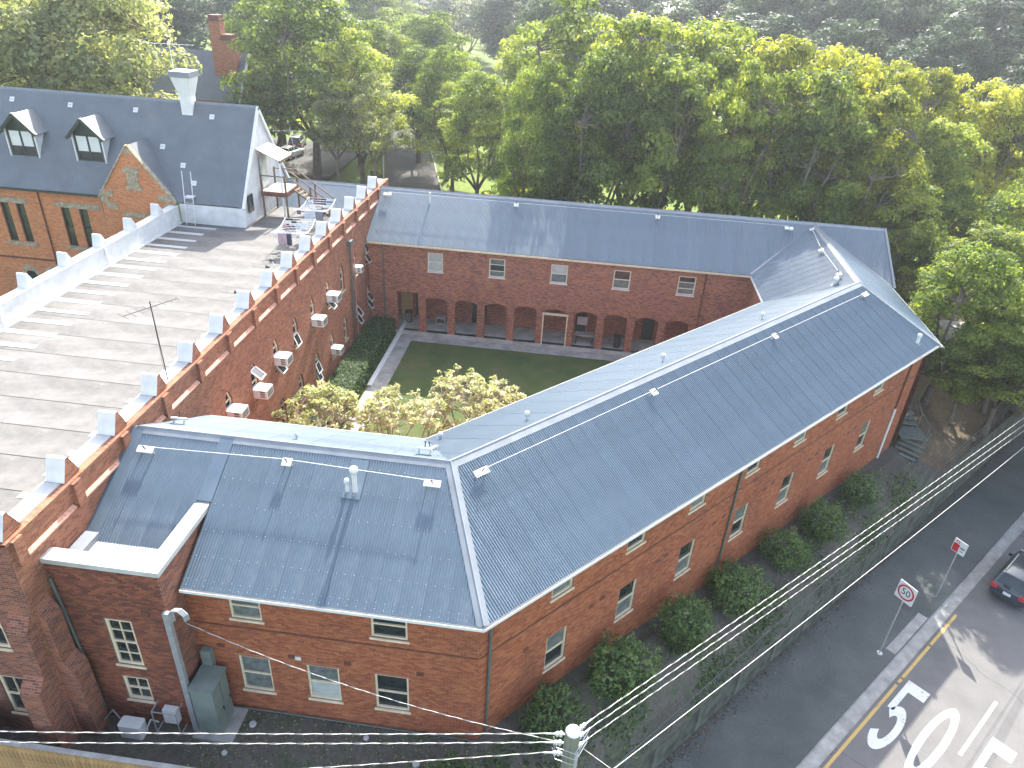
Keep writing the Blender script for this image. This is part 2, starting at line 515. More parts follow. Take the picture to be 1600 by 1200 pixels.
K['leaf_gold'] = leaf_mat("golden_leaves", (0.13, 0.13, 0.01), (0.27, 0.24, 0.012), (0.42, 0.34, 0.02), 0.45)

X, Y, Z = Vector((1, 0, 0)), Vector((0, 1, 0)), Vector((0, 0, 1))

# ------------------------------------------------------------------ site geometry
TH = math.radians(47.094)
D2 = Vector((math.cos(TH), math.sin(TH), 0))             # along the east wing and the street
OUT = Vector((math.sin(TH), -math.cos(TH), 0))           # from the east wing towards the street
C0 = Vector((-1.838, 15.706, 0))                         # south-east eave corner
AO = lambda a, o, z=0.0: C0 + D2 * a + OUT * o + Z * z
ZST = -4.9                                               # street level


def inside_z(x, y, a, o):
    g = 0.0 if y < 20 else (-1.0 if y > 26 else -(y - 20) / 6)
    if a > 30: g = min(g, -1.0)
    if -6 < a < 33:
        if o <= 0.4: e = g
        elif o < 2.1: e = g + (o - 0.4) / 1.7 * (-0.75 - g * 0.3)
        else:
            e0 = g + (-0.75 - g * 0.3); e = e0 + (o - 2.1) / 0.9 * (-3.1 - e0)
        return e
    if a >= 33 and o > 0: return g - 0.3 * min(1, o / 2)
    return g


def ground_sheet():
    As = sorted(set([-600, -300, -150, -80, -50] + list(np.arange(-40, 60.1, 2.0)) + list(np.arange(64, 130, 6)) + [150, 200, 300, 450, 700, 1100]))
    Os = sorted(set([-1100, -700, -450, -300, -220, -170] + list(np.arange(-140, -40, 5.0)) + list(np.arange(-40, 0, 2.0)) + [0, 0.4, 0.8, 1.2, 1.6, 2.1, 2.5, 2.98, 3.02, 8, 14, 25, 60, 150, 400, 900]))
    mb = MB()
    idx = {}
    r = random.Random(5)
    for i, a in enumerate(As):
        for j, o in enumerate(Os):
            p = AO(a, o)
            z = ZST - 0.06 if o > 3 else inside_z(p.x, p.y, a, o)
            far = math.hypot(p.x, p.y - 40)
            if o <= 3 and far > 60: z += (r.random() - 0.5) * 0.35
            if far > 160: z += (far - 160) * 0.02 * (0 if o > 3 else 1)
            idx[i, j] = len(mb.v)
            mb.v.append((p.x, p.y, z))
    for i in range(len(As) - 1):
        for j in range(len(Os) - 1):
            mb.f.append((idx[i, j], idx[i, j + 1], idx[i + 1, j + 1], idx[i + 1, j])[::-1])
            ca, co = (As[i] + As[i + 1]) / 2, (Os[j] + Os[j + 1]) / 2
            p = AO(ca, co)
            near = (-12 < ca < 34 and -4 < co < 3.1) or (p.y < 21 and p.x < 6 and co < 3.1)
            mb.m.append(1 if near else (2 if (ca > 28 and co > -22 and ca < 70 and p.x > 21) else 0))
            mb.uv.append(None); mb.tone.append(0.5)
    mb.build("ground", [K['park'], K['soil'], K['litter']], kind="structure", smooth=False)


ground_sheet()


def strip(name, a0, a1, o0, o1, z, m, thick=0.0, n=1, kind="structure", parent=None, label=None):
    mb = MB()
    mb.box((a0, o0, z - max(thick, 0.002)), (a1, o1, z), 0, (D2, OUT, Z), C0) if thick else mb.face([AO(a0, o0, z), AO(a0, o1, z), AO(a1, o1, z), AO(a1, o0, z)], 0)
    return mb.build(name, m, kind=kind, parent=parent, label=label)


road = strip("road", -120, 300, 7.38, 16.5, ZST, K['road'])
strip("footpath", -120, 300, 3.02, 6.75, ZST + 0.13, K['footpath'], 0.12)
kerb_o = strip("kerb_base", -120, 300, 6.74, 7.385, ZST - 0.02, K['concrete'])
ks = MB(); ks.box((0, 0, 0), (2.388, 0.18, 0.23), 0, (D2, OUT, Z), AO(-14, 6.75, ZST - 0.1))
k0 = ks.build("kerb_stone", K['concrete'], parent=kerb_o)
gs = MB(); gs.box((0, 0, 0), (2.388, 0.45, 0.112), 0, (D2, OUT, Z), AO(-14, 6.93, ZST - 0.1))
g0 = gs.build("gutter_slab", K['concrete'], parent=kerb_o)
for i in range(1, 36):
    for s in (k0, g0):
        c = dup(s, kerb_o); c.location = s.location + D2 * (2.4 * i)
strip("access_pad", 21.6, 25.4, 6.25, 6.74, ZST + 0.14, K['concrete'], 0.05)
strip("footpath", -120, 300, 16.9, 20, ZST + 0.13, K['footpath'], 0.3)


def flat_poly(name, polys, m, z=ZST + 0.004, parent=None):
    mb = MB()
    for P in polys: mb.face([AO(a, o, z) for o, a in P], 0)
    return mb.build(name, m, parent=parent)


def ring_polys(co, ca, ro, ra, io, ia, n=28, t0=0.0, t1=2 * math.pi, pw=1.0):
    out = []
    for i in range(n):
        u, v = t0 + (t1 - t0) * i / n, t0 + (t1 - t0) * (i + 1) / n
        P = lambda t, x, y: (co + x * math.copysign(abs(math.cos(t)) ** pw, math.cos(t)), ca + y * math.copysign(abs(math.sin(t)) ** pw, math.sin(t)))
        out.append([P(u, io, ia), P(u, ro, ra), P(v, ro, ra), P(v, io, ia)])
    return out


def five(o, a0, a1):
    w = 1.02; H = a1 - a0
    P = [[(o, a1), (o, a1 - 0.75), (o + w, a1 - 0.75), (o + w, a1)], [(o, a1 - 0.75), (o, a1 - 2.3), (o + 0.28, a1 - 2.3), (o + 0.28, a1 - 0.75)]]
    cy_, ry = a0 + 1.6, 1.6
    P += ring_polys(o + w / 2, cy_, w / 2, ry, w / 2 - 0.3, ry - 0.7, 26, -math.pi * 0.86, math.pi * 0.78)
    return P


flat_poly("road_number", five(7.86, 15.75, 20.75), K['paint'], parent=road)["label"] = "painted figure 5 half in the building's shade"
flat_poly("road_number", ring_polys(10.02, 18.3, 0.54, 2.6, 0.25, 1.9, 30), K['paint'], parent=road)["label"] = "painted figure 0 in the sunlit lane"
flat_poly("road_number", five(11.68, 15.75, 20.75), K['paint'], parent=road)
flat_poly("road_number", ring_polys(13.85, 18.3, 0.54, 2.6, 0.25, 1.9, 30), K['paint'], parent=road)
for a0 in (-8.4, 0.6, 9.6, 18.6, 27.6, 36.6, 45.6):
    flat_poly("lane_dash", [[(11.0, a0), (11.15, a0), (11.15, a0 + 4.3), (11.0, a0 + 4.3)]], K['paint'], parent=road)
for a0, a1 in ((-12, 7.2), (7.35, 20.0), (20.2, 20.5), (20.65, 23.7), (23.85, 27.1)):
    flat_poly("edge_line", [[(7.52, a0), (7.66, a0), (7.66, a1), (7.52, a1)]], K['yellow'], parent=road)

K['darkmetalcover'] = plain('iron_cover', (0.05, 0.05, 0.05), 0.6, 0.4)
K['darkwall'] = plain('mossy_dark_wall', (0.11, 0.115, 0.095), 0.95, 0.1, 0.35, 1.5)
for a0, a1, o0, o1 in ((12.0, 14.6, 9.2, 10.9), (24.2, 38.0, 12.2, 12.75)):
    flat_poly('road_patch', [[(o0, a0), (o1, a0 + 0.1), (o1, a1), (o0, a1 - 0.15)]], K['patch'], ZST + 0.003, road)
mb = MB(); mb.tube([AO(25.3, 5.6, ZST + 0.125), AO(25.3, 5.6, ZST + 0.135)], 0.32, 20); mb.build('manhole_cover', K['darkmetalcover'], kind='structure')
# retaining wall and wire fence between the garden and the footpath
rw = empty("retaining_wall", AO(10, 3.0, ZST), "low dark retaining wall below the garden beside the footpath", "wall")
for i in range(0, 27):
    a0 = -14 + i * 3.0
    mb = MB(); mb.box((a0, 2.86, ZST - 0.1), (a0 + 2.985, 3.02, -3.1 if a0 < 32 else -1.2), 0, (D2, OUT, Z), C0)
    mb.build("wall_panel", K['darkwall'], rw)
fn = empty("wire_fence", AO(6, 2.94, -3.1), "dark green chain wire fence on the retaining wall beside the footpath", "fence")
for i in range(15):
    a0 = -10 + i * 3.0
    mb = MB(); mb.tube([AO(a0, 2.93, -3.12), AO(a0, 2.93, -1.7)], 0.03, 6)
    mb.build("post", K['pipe'], fn)
for z in (-1.72, -3.05):
    mb = MB(); mb.tube([AO(-10, 2.93, z), AO(32, 2.93, z)], 0.018, 5); mb.build("rail", K['pipe'], fn)
mb = MB()
wv = 0.16
n = int(42 / wv)
for i in range(n):
    for s in (1, -1):
        a0 = -10 + i * wv
        a1 = a0 + s * 1.34
        if a1 < -10 or a1 > 32: continue
        p, q = AO(a0, 2.93, -3.05), AO(a1, 2.93, -1.72)
        t = D2 * 0.006
        mb.face([p - t, p + t, q + t, q - t])
mb.build("wire_mesh", K['pipe'], fn, kind="stuff")

# courtyard
def slab(name, x0, x1, y0, y1, z, m, t=0.06, parent=None):
    mb = MB(); mb.box((x0, y0, z - t), (x1, y1, z), 0); return mb.build(name, m, kind=None if parent else "structure", parent=parent)


slab("lawn", -12.2, 9, 26, 48.2, -0.96, K['lawn'], 0.2)
slab("courtyard_path", -13.45, -12.2, 26, 49.2, -0.95, K['concrete'], 0.2)
apron = slab("courtyard_apron", -12.2, 12.5, 48.2, 49.2, -0.955, K['concrete'], 0.2)
slab("colonnade_floor", -15.7, 12.5, 49.2, 52.6, -0.86, K['pale_concrete'], 0.3)
slab("paved_yard", 25.5, 36, 51.5, 62, -0.9, K['pale_concrete'], 0.4)
dr = MB()
DR = [(-14, 62), (-18, 74), (-21.5, 88), (-26, 104), (-31, 120), (-36.5, 138), (-45, 165)]
for (x0, y0), (x1, y1) in zip(DR[:-1], DR[1:]):
    dr.face([(x0 - 3.6, y0, -0.7), (x0 + 3.4, y0, -0.7), (x1 + 3.4, y1, -0.7), (x1 - 3.6, y1, -0.7)])
dr.build("driveway", K['asphalt'], kind="structure")
for sd in (-3.75, 3.55):
    mb = MB()
    for (x0, y0), (x1, y1) in zip(DR[:-1], DR[1:]):
        mb.box((0, 0, -0.9), (math.dist((x0, y0), (x1, y1)), 0.16, -0.6), 0, (Vector((x1 - x0, y1 - y0, 0)).normalized(), Vector((y0 - y1, x1 - x0, 0)).normalized(), Z), (x0 + sd, y0, 0))
    mb.build("driveway_kerb", K['pale_concrete'], kind="structure")
slab("parking_bay", -50, -33, 90, 108, -0.66, K['asphalt'], 0.4)

# ------------------------------------------------------------------ wall, window and roof builders
def wall(name, org, u, n, u0, u1, v0, v1, holes, m, parent, reveal=0.16, label=None):
    """vertical wall on org + u*U + z*V facing n, with rectangular openings (ua,ub,va,vb)"""
    mb = MB()
    org = Vector(org)
    P = lambda a, b, d=0.0: org + u * a + Z * b - n * d
    us = sorted(set([u0, u1] + [q for h in holes for q in h[:2]])); vs = sorted(set([v0, v1] + [q for h in holes for q in h[2:4]]))
    us = [q for q in us if u0 <= q <= u1]; vs = [q for q in vs if v0 <= q <= v1]
    flip = u.cross(Z).dot(n) < 0
    def add(q, uv):
        if flip: q, uv = q[::-1], uv[::-1]
        mb.face(q, 0, uv)
    for i in range(len(us) - 1):
        for j in range(len(vs) - 1):
            a, b, c, d = us[i], us[i + 1], vs[j], vs[j + 1]
            cu, cv = (a + b) / 2, (c + d) / 2
            if any(h[0] < cu < h[1] and h[2] < cv < h[3] for h in holes): continue
            add([P(a, c), P(b, c), P(b, d), P(a, d)], [(a, c), (b, c), (b, d), (a, d)])
    for h in holes:
        a, b, c, d = h[:4]
        for p, q in (((a, c), (b, c)), ((b, c), (b, d)), ((b, d), (a, d)), ((a, d), (a, c))):
            add([P(*p), P(*p, reveal), P(*q, reveal), P(*q)], [(p[0], p[1]), (p[0] + reveal, p[1]), (q[0] + reveal, q[1]), (q[0], q[1])])
    return mb.build(name, m, parent, label=label)


def window(org, u, n, h, parent, fm='cream', style='sash', back='glass', sill=True, depth=0.10, open_=False, fw=0.075):
    a, b, c, d = h
    org = Vector(org)
    ax = (u, n, Z)
    mb = MB()
    y0, y1 = -depth, -depth + 0.06
    B = lambda lo, hi: mb.box(lo, hi, 0, ax, org)
    B((a, y0, c), (a + fw, y1, d)); B((b - fw, y0, c), (b, y1, d)); B((a + fw, y0, d - fw), (b - fw, y1, d)); B((a + fw, y0, c), (b - fw, y1, c + fw))
    mid = (c + d) / 2
    rows = [c, d]
    if style in ('sash', 'grid', 'grid2'):
        B((a + fw, y0, mid - 0.03), (b - fw, y1, mid + 0.03)); rows = [c, mid, d]
    if style == 'sash3':
        for k in (1, 2): B((a + fw, y0, c + (d - c) * k / 3 - 0.022), (b - fw, y1, c + (d - c) * k / 3 + 0.022))
        rows = [c, c + (d - c) / 3, c + (d - c) * 2 / 3, d]
    cols = [a, b]
    if style in ('grid', 'grid2'):
        B(((a + b) / 2 - 0.018, y0, c + fw), ((a + b) / 2 + 0.018, y1 - 0.01, mid - 0.03)); B(((a + b) / 2 - 0.018, y0, mid + 0.03), ((a + b) / 2 + 0.018, y1 - 0.01, d - fw))
        cols = [a, (a + b) / 2, b]
        if style == 'grid':
            for zz in ((c + mid) / 2, (d + mid) / 2):
                B((a + fw, y0, zz - 0.015), ((a + b) / 2 - 0.018, y1 - 0.012, zz + 0.015)); B(((a + b) / 2 + 0.018, y0, zz - 0.015), (b - fw, y1 - 0.012, zz + 0.015))
            rows = [c, (c + mid) / 2, mid, (d + mid) / 2, d]
    w = mb.build("window", K[fm], parent)
    for i in range(len(rows) - 1):
        for j in range(len(cols) - 1):
            pm = MB()
            yb = y0 - 0.012 - (0.02 if i % 2 else 0)
            pm.box((cols[j] + 0.01, yb, rows[i] + 0.01), (cols[j + 1] - 0.01, yb + 0.01, rows[i + 1] - 0.01), 0, ax, org)
            bm = back if isinstance(back, str) else back[i % len(back)]
            pm.build("pane", K[bm], w)
    if sill:
        s = MB(); s.box((a - 0.06, -depth, c - 0.09), (b + 0.06, 0.05, c - 0.003), 0, ax, org); s.build("sill", K[fm], w)
    return w


def clip_range(poly, u):
    """s-range of a convex polygon (u,s) at the given u"""
    lo, hi = None, None
    n = len(poly)
    for i in range(n):
        (u0, s0), (u1, s1) = poly[i], poly[(i + 1) % n]
        if u0 == u1:
            if abs(u - u0) > 1e-9: continue
            c = [s0, s1]
        elif min(u0, u1) - 1e-9 <= u <= max(u0, u1) + 1e-9:
            c = [s0 + (s1 - s0) * (u - u0) / (u1 - u0)]
        else: continue
        for q in c:
            lo = q if lo is None else min(lo, q); hi = q if hi is None else max(hi, q)
    return lo, hi


def corrugated(poly, org, u, s, parent, m, sheet=0.8, pitch=0.1, amp=0.016, per=6, name="roof_sheet", off=0.02, one=False):
    """sheets over the convex polygon poly [(u,s)] on the plane org + u*U + s*S"""
    org = Vector(org)
    nrm = u.cross(s).normalized()
    if nrm.z < 0: nrm = -nrm
    ua, ub = min(p[0] for p in poly), max(p[0] for p in poly)
    step = pitch / per
    nsh = 1 if one else max(1, math.ceil((ub - ua) / sheet - 1e-6))
    w = (ub - ua) if one else sheet
    for k in range(nsh):
        x0 = ua + k * w; x1 = min(ub, x0 + w)
        if x1 - x0 < 0.03: continue
        nn = max(2, int(round((x1 - x0) / step)))
        mb = MB(); ok = []
        lift = off + (0.004 if k % 2 else 0)
        for i in range(nn + 1):
            uu = x0 + (x1 - x0) * i / nn
            lo, hi = clip_range(poly, uu)
            if lo is None or hi - lo < 1e-3: ok.append(None); continue
            h = lift + amp * math.cos(2 * math.pi * uu / pitch)
            ok.append(len(mb.v))
            mb.v.append(tuple(org + u * uu + s * lo + nrm * h)); mb.v.append(tuple(org + u * uu + s * hi + nrm * h))
        fl = u.cross(s).z < 0
        for i in range(nn):
            if ok[i] is None or ok[i + 1] is None: continue
            a, b = ok[i], ok[i + 1]
            q = (a, b, b + 1, a + 1)
            mb.f.append(q[::-1] if fl else q); mb.m.append(0); mb.uv.append(None); mb.tone.append(0.5)
        if mb.f: mb.build(name, m, parent, smooth=True)


def capping(name, p, q, na, nb, parent, m, w=0.24, lift=0.045):
    """bent strip along p-q; na, nb unit vectors down each slope"""
    p, q = Vector(p), Vector(q)
    mb = MB()
    up = Z * lift
    r = 0.03
    top = up + Z * 0.035
    for nv, fl in ((na, 0), (nb, 1)):
        A = [p + top, q + top, q + up + nv * 0.05, p + up + nv * 0.05]
        B = [p + up + nv * 0.05, q + up + nv * 0.05, q + up + nv * w, p + up + nv * w]
        C = [p + up + nv * w, q + up + nv * w, q + nv * w, p + nv * w]
        for f in (A, B, C): mb.face(f if fl else f[::-1])
    return mb.build(name, m, parent)


def gutter(p, q, outn, parent, m='white', size=0.11):
    p, q = Vector(p), Vector(q)
    t = (q - p).normalized(); L = (q - p).length
    ax = (t, outn, Z)
    mb = MB()
    mb.box((0, 0, -size), (L, 0.012, 0.0), 0, ax, p); mb.box((0, 0.012, -size), (L, size - 0.012, -size + 0.012), 0, ax, p); mb.box((0, size - 0.012, -size), (L, size, 0.012), 0, ax, p)
    g = mb.build("gutter", K[m], parent)
    return g


def downpipe(p, q, parent, m='pipe', r=0.05):
    mb = MB(); mb.tube([p, q], r, 8)
    return mb.build("downpipe", K[m], parent)


def anchor(pos, u, s, parent, big=True):
    """roof safety anchor: plate on a short post with an eyelet"""
    nrm = u.cross(s).normalized()
    if nrm.z < 0: nrm = -nrm
    a, b = (0.30, 0.13) if big else (0.17, 0.15)
    mb = MB(); h = 0.27
    mb.box((-a, -b, h), (a, b, h + 0.012), 0, (u, s, nrm), pos)
    mb.box((-a, -b, h - 0.05), (a, -b + 0.012, h), 0, (u, s, nrm), pos); mb.box((-a, b - 0.012, h - 0.05), (a, b, h), 0, (u, s, nrm), pos)
    for sx in (-0.7, 0.7): mb.box((a * sx - 0.02, -0.02, 0.0), (a * sx + 0.02, 0.02, h), 0, (u, s, nrm), pos)
    o = mb.build("roof_anchor", K['white'], parent)
    e = MB(); e.tube([pos + nrm * (h + 0.012), pos + nrm * (h + 0.24)], 0.022, 6); e.tube([pos + nrm * (h + 0.22) - u * 0.05, pos + nrm * (h + 0.26), pos + nrm * (h + 0.22) + u * 0.05], 0.014, 5)
    e.build("eyelet", K['blackmetal'], o)
    return pos + nrm * (h + 0.22)


def vent(pos, parent, h=0.9, r=0.09, cap=0.14, m='white'):
    mb = MB(); mb.tube([pos, pos + Z * h], r, 12)
    o = mb.build("vent_pipe", K[m], parent, smooth=False)
    c = MB(); c.tube([pos + Z * (h - 0.05), pos + Z * (h + 0.04), pos + Z * (h + 0.12), pos + Z * (h + 0.15)], [cap, cap * 1.05, cap * 0.9, cap * 0.3], 14)
    c.build("vent_cap", K[m], o, smooth=True)
    f = MB(); f.tube([pos - Z * 0.05, pos + Z * 0.06], [r * 2.2, r * 1.1], 12); f.build("flashing", K['cap'], o)
    return o


# modelled bricks
BRICK_MESH = {}


def bricks(org, u, n, u0, u1, v0, v1, holes, parent, one, mass, limit, camera=(0, 0, 24.5), w=0.24, h=0.086, dep=0.011):
    """bricks laid on a mortar plane; the nearest `limit` whole ones are objects of their own"""
    org = Vector(org); ax = (u, n, Z)
    r = random.Random(int(abs(org.x * 100) + abs(u0) * 10))
    full = []; mb = MB()
    row = 0
    v = v0
    while v + h < v1 + 1e-6:
        x = u0 - (w / 2 if row % 2 else 0)
        va, vb = v + 0.005, v + h - 0.005
        while x < u1:
            a, b = max(x + 0.005, u0), min(x + w - 0.005, u1)
            x += w
            segs = [(a, b)]
            for hh in holes:
                if hh[3] <= va + 0.01 or hh[2] >= vb - 0.01: continue
                ns = []
                for p, q in segs:
                    if hh[1] <= p or hh[0] >= q: ns.append((p, q)); continue
                    if p < hh[0]: ns.append((p, hh[0]))
                    if q > hh[1]: ns.append((hh[1], q))
                segs = ns
            for p, q in segs:
                if q - p < 0.03: continue
                pos = org + u * p + Z * va
                if abs((q - p) - (w - 0.01)) < 1e-4: full.append((pos, p, q, va, vb))
                else: mb.box((p, 0, va), (q, dep + r.uniform(-0.004, 0.003), vb), 0, ax, org, skip=('-y',), tone=r.random())
        v += h; row += 1
    cam = Vector(camera)
    full.sort(key=lambda t: (t[0] - cam).length)
    key = (tuple(round(q, 3) for q in u), one)
    if limit and key not in BRICK_MESH:
        pm = MB(); pm.box((0, 0, 0), (w - 0.01, dep, h - 0.01), 0, ax, (0, 0, 0), skip=('-y',))
        o = pm.build("brick", K[one], None, local=True)
        BRICK_MESH[key] = o.data
        bpy.data.objects.remove(o)
    for t in full[:limit]:
        o = bpy.data.objects.new("brick", BRICK_MESH[key]); COL.objects.link(o)
        o.location = t[0] + n * r.uniform(-0.004, 0.003)
        o.parent = parent; o.matrix_parent_inverse = Matrix.Translation(-WL[parent.name])
    for t in full[limit:]:
        mb.box((t[1], 0, t[3]), (t[2], dep + r.uniform(-0.004, 0.003), t[4]), 0, ax, org, skip=('-y',), tone=r.random())
    return mb.build("brickwork", K[mass], parent, kind="stuff", tone=True)

# ------------------------------------------------------------------ south wing
HE, HR, HW = 6.3, 8.914, 4.858
sw = empty("brick_wing", (-8, 20, 0), "two-storey red brick wing with dark vent shadows on its corrugated roof, nearest the viewer", "building", "wings of the brick block")
S_ORG = (0, 16.056, 0)
S_WIN_L = [(-10.55, -9.4, 1.08, 2.88), (-8.08, -6.9, 1.08, 2.88), (-5.63, -4.42, 1.05, 2.87)]
S_WIN_U = [(-10.5, -9.4, 4.78, 5.98), (-5.64, -4.4, 4.76, 5.98)]
wall("wall", S_ORG, X, -Y, -12.0, -1.984, -0.4, 6.12, S_WIN_L + S_WIN_U, K['mortar'], sw)
bricks(S_ORG, X, -Y, -11.99, -1.975, -0.386, 6.12, S_WIN_L + S_WIN_U, sw, 'brick_one', 'brick_mass', 300)
for h, bk in zip(S_WIN_L, (('curtain', 'curtain'), ('blind', 'curtain'), ('glass', 'glass'))):
    window(S_ORG, X, -Y, h, sw, back=bk)
for h, bk in zip(S_WIN_U, ('curtain', 'glass')):
    window(S_ORG, X, -Y, h, sw, back=bk)
for h in S_WIN_L:
    mb = MB()
    n = 9; w = h[1] - h[0]
    for i in range(n):      # arched header course over the window
        u0, u1 = h[0] - 0.1 + (w + 0.2) * i / n, h[0] - 0.1 + (w + 0.2) * (i + 1) / n - 0.008
        rise = 0.05 * (1 - ((2 * (i + 0.5) / n - 1) ** 2))
        mb.box((u0, 0.012, h[3] + 0.005 + rise), (u1, 0.022, h[3] + 0.11 + rise), 0, (X, -Y, Z), S_ORG)
    mb.build("lintel", K['brick_wall'], sw)
for x, z in ((-6.55, 3.25), (-8.55, 3.2), (-4.0, 3.2), (-11.1, 3.3)):
    mb = MB(); mb.box((x - 0.13, 0.012, z - 0.09), (x + 0.13, 0.03, z + 0.09), 0, (X, -Y, Z), S_ORG)
    for k in range(4): mb.box((x - 0.11, 0.03, z - 0.07 + k * 0.038), (x + 0.11, 0.036, z - 0.05 + k * 0.038), 0, (X, -Y, Z), S_ORG)
    mb.build("air_brick", K['rust'], sw)
mb = MB(); mb.box((-8.45, 0.014, 3.08), (-8.22, 0.03, 3.24), 0, (X, -Y, Z), S_ORG); mb.build("plate", K['white'], sw)
mb = MB(); mb.box((-11.9, 0.012, 4.33), (-2.0, 0.03, 4.4), 0, (X, -Y, Z), S_ORG); mb.build("string_course", K['rust'], sw)

SS = Vector((0, HW, HR - HE)).normalized(); SL = math.hypot(HW, HR - HE)
S_E = (0, 15.706, HE)
corrugated([(-11.86, 0), (-1.838, 0), (-3.867, SL), (-11.86, SL)], S_E, X, SS, sw, K['roof'])
corrugated([(-15.3, 1.015), (-12.36, 1.015), (-12.36, SL), (-15.3, SL)], S_E, X, SS, sw, K['roof'])
SN = X.cross(SS).normalized()
for nm, x0, x1, s0, s1 in (("flashing", -12.37, -11.85, 3.0, SL), ("flashing", -15.74, -15.28, 0.95, SL)):
    mb = MB(); mb.box((x0, s0, 0.028), (x1, s1, 0.04), 0, (X, SS, SN), S_E); mb.build(nm, K['roof'], sw)
mb = MB(); mb.box((-7.4, 3.7, 0.044), (-6.75, 5.2, 0.05), 0, (X, SS, SN), (0.0, 15.706, HE)); mb.build("flashing", K['roof'], sw)
SSb = Vector((0, -HW, HR - HE)).normalized()
S_EB = (0, 25.422, HE)
corrugated([(-15.7, 0), (-5.896, 0), (-3.867, SL), (-15.7, SL)], S_EB, X, SSb, sw, K['roof'])
capping("ridge_capping", (-15.6, 20.564, HR), (-3.867, 20.564, HR), -SS, -SSb, sw, K['cap'], 0.27)
gutter((-11.85, 15.706 + 0.02, HE - 0.02), (-1.79, 15.706 + 0.02, HE - 0.02), -Y, sw)
gutter((-15.7, 25.40, HE - 0.02), (-5.9, 25.40, HE - 0.02), Y, sw)
mb = MB(); mb.face([(-11.9, 15.72, HE - 0.13), (-1.85, 15.72, HE - 0.13), (-1.98, 16.06, HE - 0.13), (-11.9, 16.06, HE - 0.13)][::-1]); mb.build("soffit", K['offwhite'], sw)
wall("wall", (0, 25.07, 0), X, Y, -15.7, -6.0, -1.2, 6.12, [], K['brick_wall'], sw)
scr = MB()
for s in (0.12, 0.32, 1.1, 2.0, 2.95, 3.95, 4.9):
    x = -11.7
    while x < -2.0:
        if s < clip_range([(-11.86, 0), (-1.838, 0), (-3.867, SL), (-11.86, SL)], x)[1] - 0.2:
            p = Vector(S_E) + X * (round(x / 0.1) * 0.1) + SS * (s + 0.012 * math.sin(x * 9)) + SN * 0.03
            scr.tube([p, p + SN * 0.013], [0.016, 0.009], 5)
        x += 0.3
scr.build("roof_screws", K['white'], sw, kind="stuff")
pts = []
for x, y in ((-14.76, 19.72), (-9.57, 19.84), (-4.31, 19.69)):
    s = (y - 15.706) / HW * SL
    pts.append(anchor(Vector(S_E) + X * x + SS * s + SN * 0.03, X, SS, sw, x != -9.57))
mb = MB(); mb.tube(pts, 0.011, 5); mb.build("safety_cable", K['white'], sw)
s = (19.2 - 15.706) / HW * SL
vent(Vector(S_E) + X * -6.97 + SS * s, sw, 0.95, 0.085, 0.15)
vent(Vector(S_E) + X * -7.25 + SS * (s - 0.02), sw, 0.45, 0.06, 0.085)
for x, y in ((-14.99, 22.1), (-5.03, 21.46)):
    s = (25.422 - y) / HW * SL
    anchor(Vector(S_EB) + X * x + SSb * s, X, SSb, sw)
vent(Vector((-10.03, 21.7, 8.3)), sw, 0.22, 0.04, 0.06)

# ------------------------------------------------------------------ east wing (diagonal)
ew = empty("brick_wing", AO(16, -4.8, 0), "long diagonal red brick wing with pale-striped corrugated roof running beside the street", "building", "wings of the brick block")
E_ORG = AO(0, -0.35, 0)
EWC = [3.9, 7.88, 11.76, 15.86, 19.88, 23.95, 28.02]
E_L = [(c - 0.53, c + 0.53, 1.2, 3.02) for c in EWC]; E_U = [(c - 0.53, c + 0.53, 5.0, 5.98) for c in EWC]
wall("wall", E_ORG, D2, OUT, 0.157, 33.3, -2.0, 6.12, E_L + E_U, K['mortar'], ew)
bricks(E_ORG, D2, OUT, 0.15, 33.3, -1.978, 6.12, E_L + E_U, ew, 'brick_one', 'brick_mass', 200)
for i, h in enumerate(E_L): window(E_ORG, D2, OUT, h, ew, back=('curtain', 'glass') if i % 3 else ('glass', 'curtain'))
for i, h in enumerate(E_U): window(E_ORG, D2, OUT, h, ew, back='glass' if i % 2 else 'curtain')
for c in EWC:
    for dx, z in ((-1.6, 3.25), (1.75, 3.2)):
        mb = MB(); mb.box((c + dx - 0.13, 0.012, z - 0.09), (c + dx + 0.13, 0.03, z + 0.09), 0, (D2, OUT, Z), E_ORG); mb.build("air_brick", K['rust'], ew)
mb = MB(); mb.box((0.2, 0.012, 4.33), (33.2, 0.03, 4.4), 0, (D2, OUT, Z), E_ORG); mb.build("string_course", K['rust'], ew)
EW2 = 4.794
ES = (-OUT * EW2 + Z * (HR - HE)).normalized(); EL = math.hypot(EW2, HR - HE)
corrugated([(0, 0), (33.97, 0), (32.24, EL), (2.178, EL)], AO(0, 0, HE), D2, ES, ew, K['roof'])
ESb = (OUT * EW2 + Z * (HR - HE)).normalized()
EIO = AO(0, -2 * EW2, HE)
corrugated([(4.355, 0), (30.45, 0), (32.24, EL), (2.178, EL)], EIO, D2, ESb, ew, K['roof'])
R0 = AO(2.178, -EW2, HR); R1 = AO(32.24, -EW2, HR)
capping("ridge_capping", R0, R1, -ES, -ESb, ew, K['cap'], 0.28)
hd = Vector((-1.838, 15.706, HE)) - R0
capping("hip_capping", R0, Vector((-1.838, 15.706, HE)), (-X + SS * -0.2).normalized(), (D2 - ES * 0.2).normalized(), ew, K['cap'], 0.22, 0.05)
gutter(AO(0.0, -0.02, HE - 0.02), AO(33.95, -0.02, HE - 0.02), OUT, ew)
gutter(AO(4.4, -2 * EW2 + 0.02, HE - 0.02), AO(30.4, -2 * EW2 + 0.02, HE - 0.02), -OUT, ew)
mb = MB(); mb.face([AO(0.1, -0.01, HE - 0.13), AO(33.5, -0.01, HE - 0.13), AO(33.3, -0.36, HE - 0.13), AO(0.1, -0.36, HE - 0.13)]); mb.build("soffit", K['offwhite'], ew)
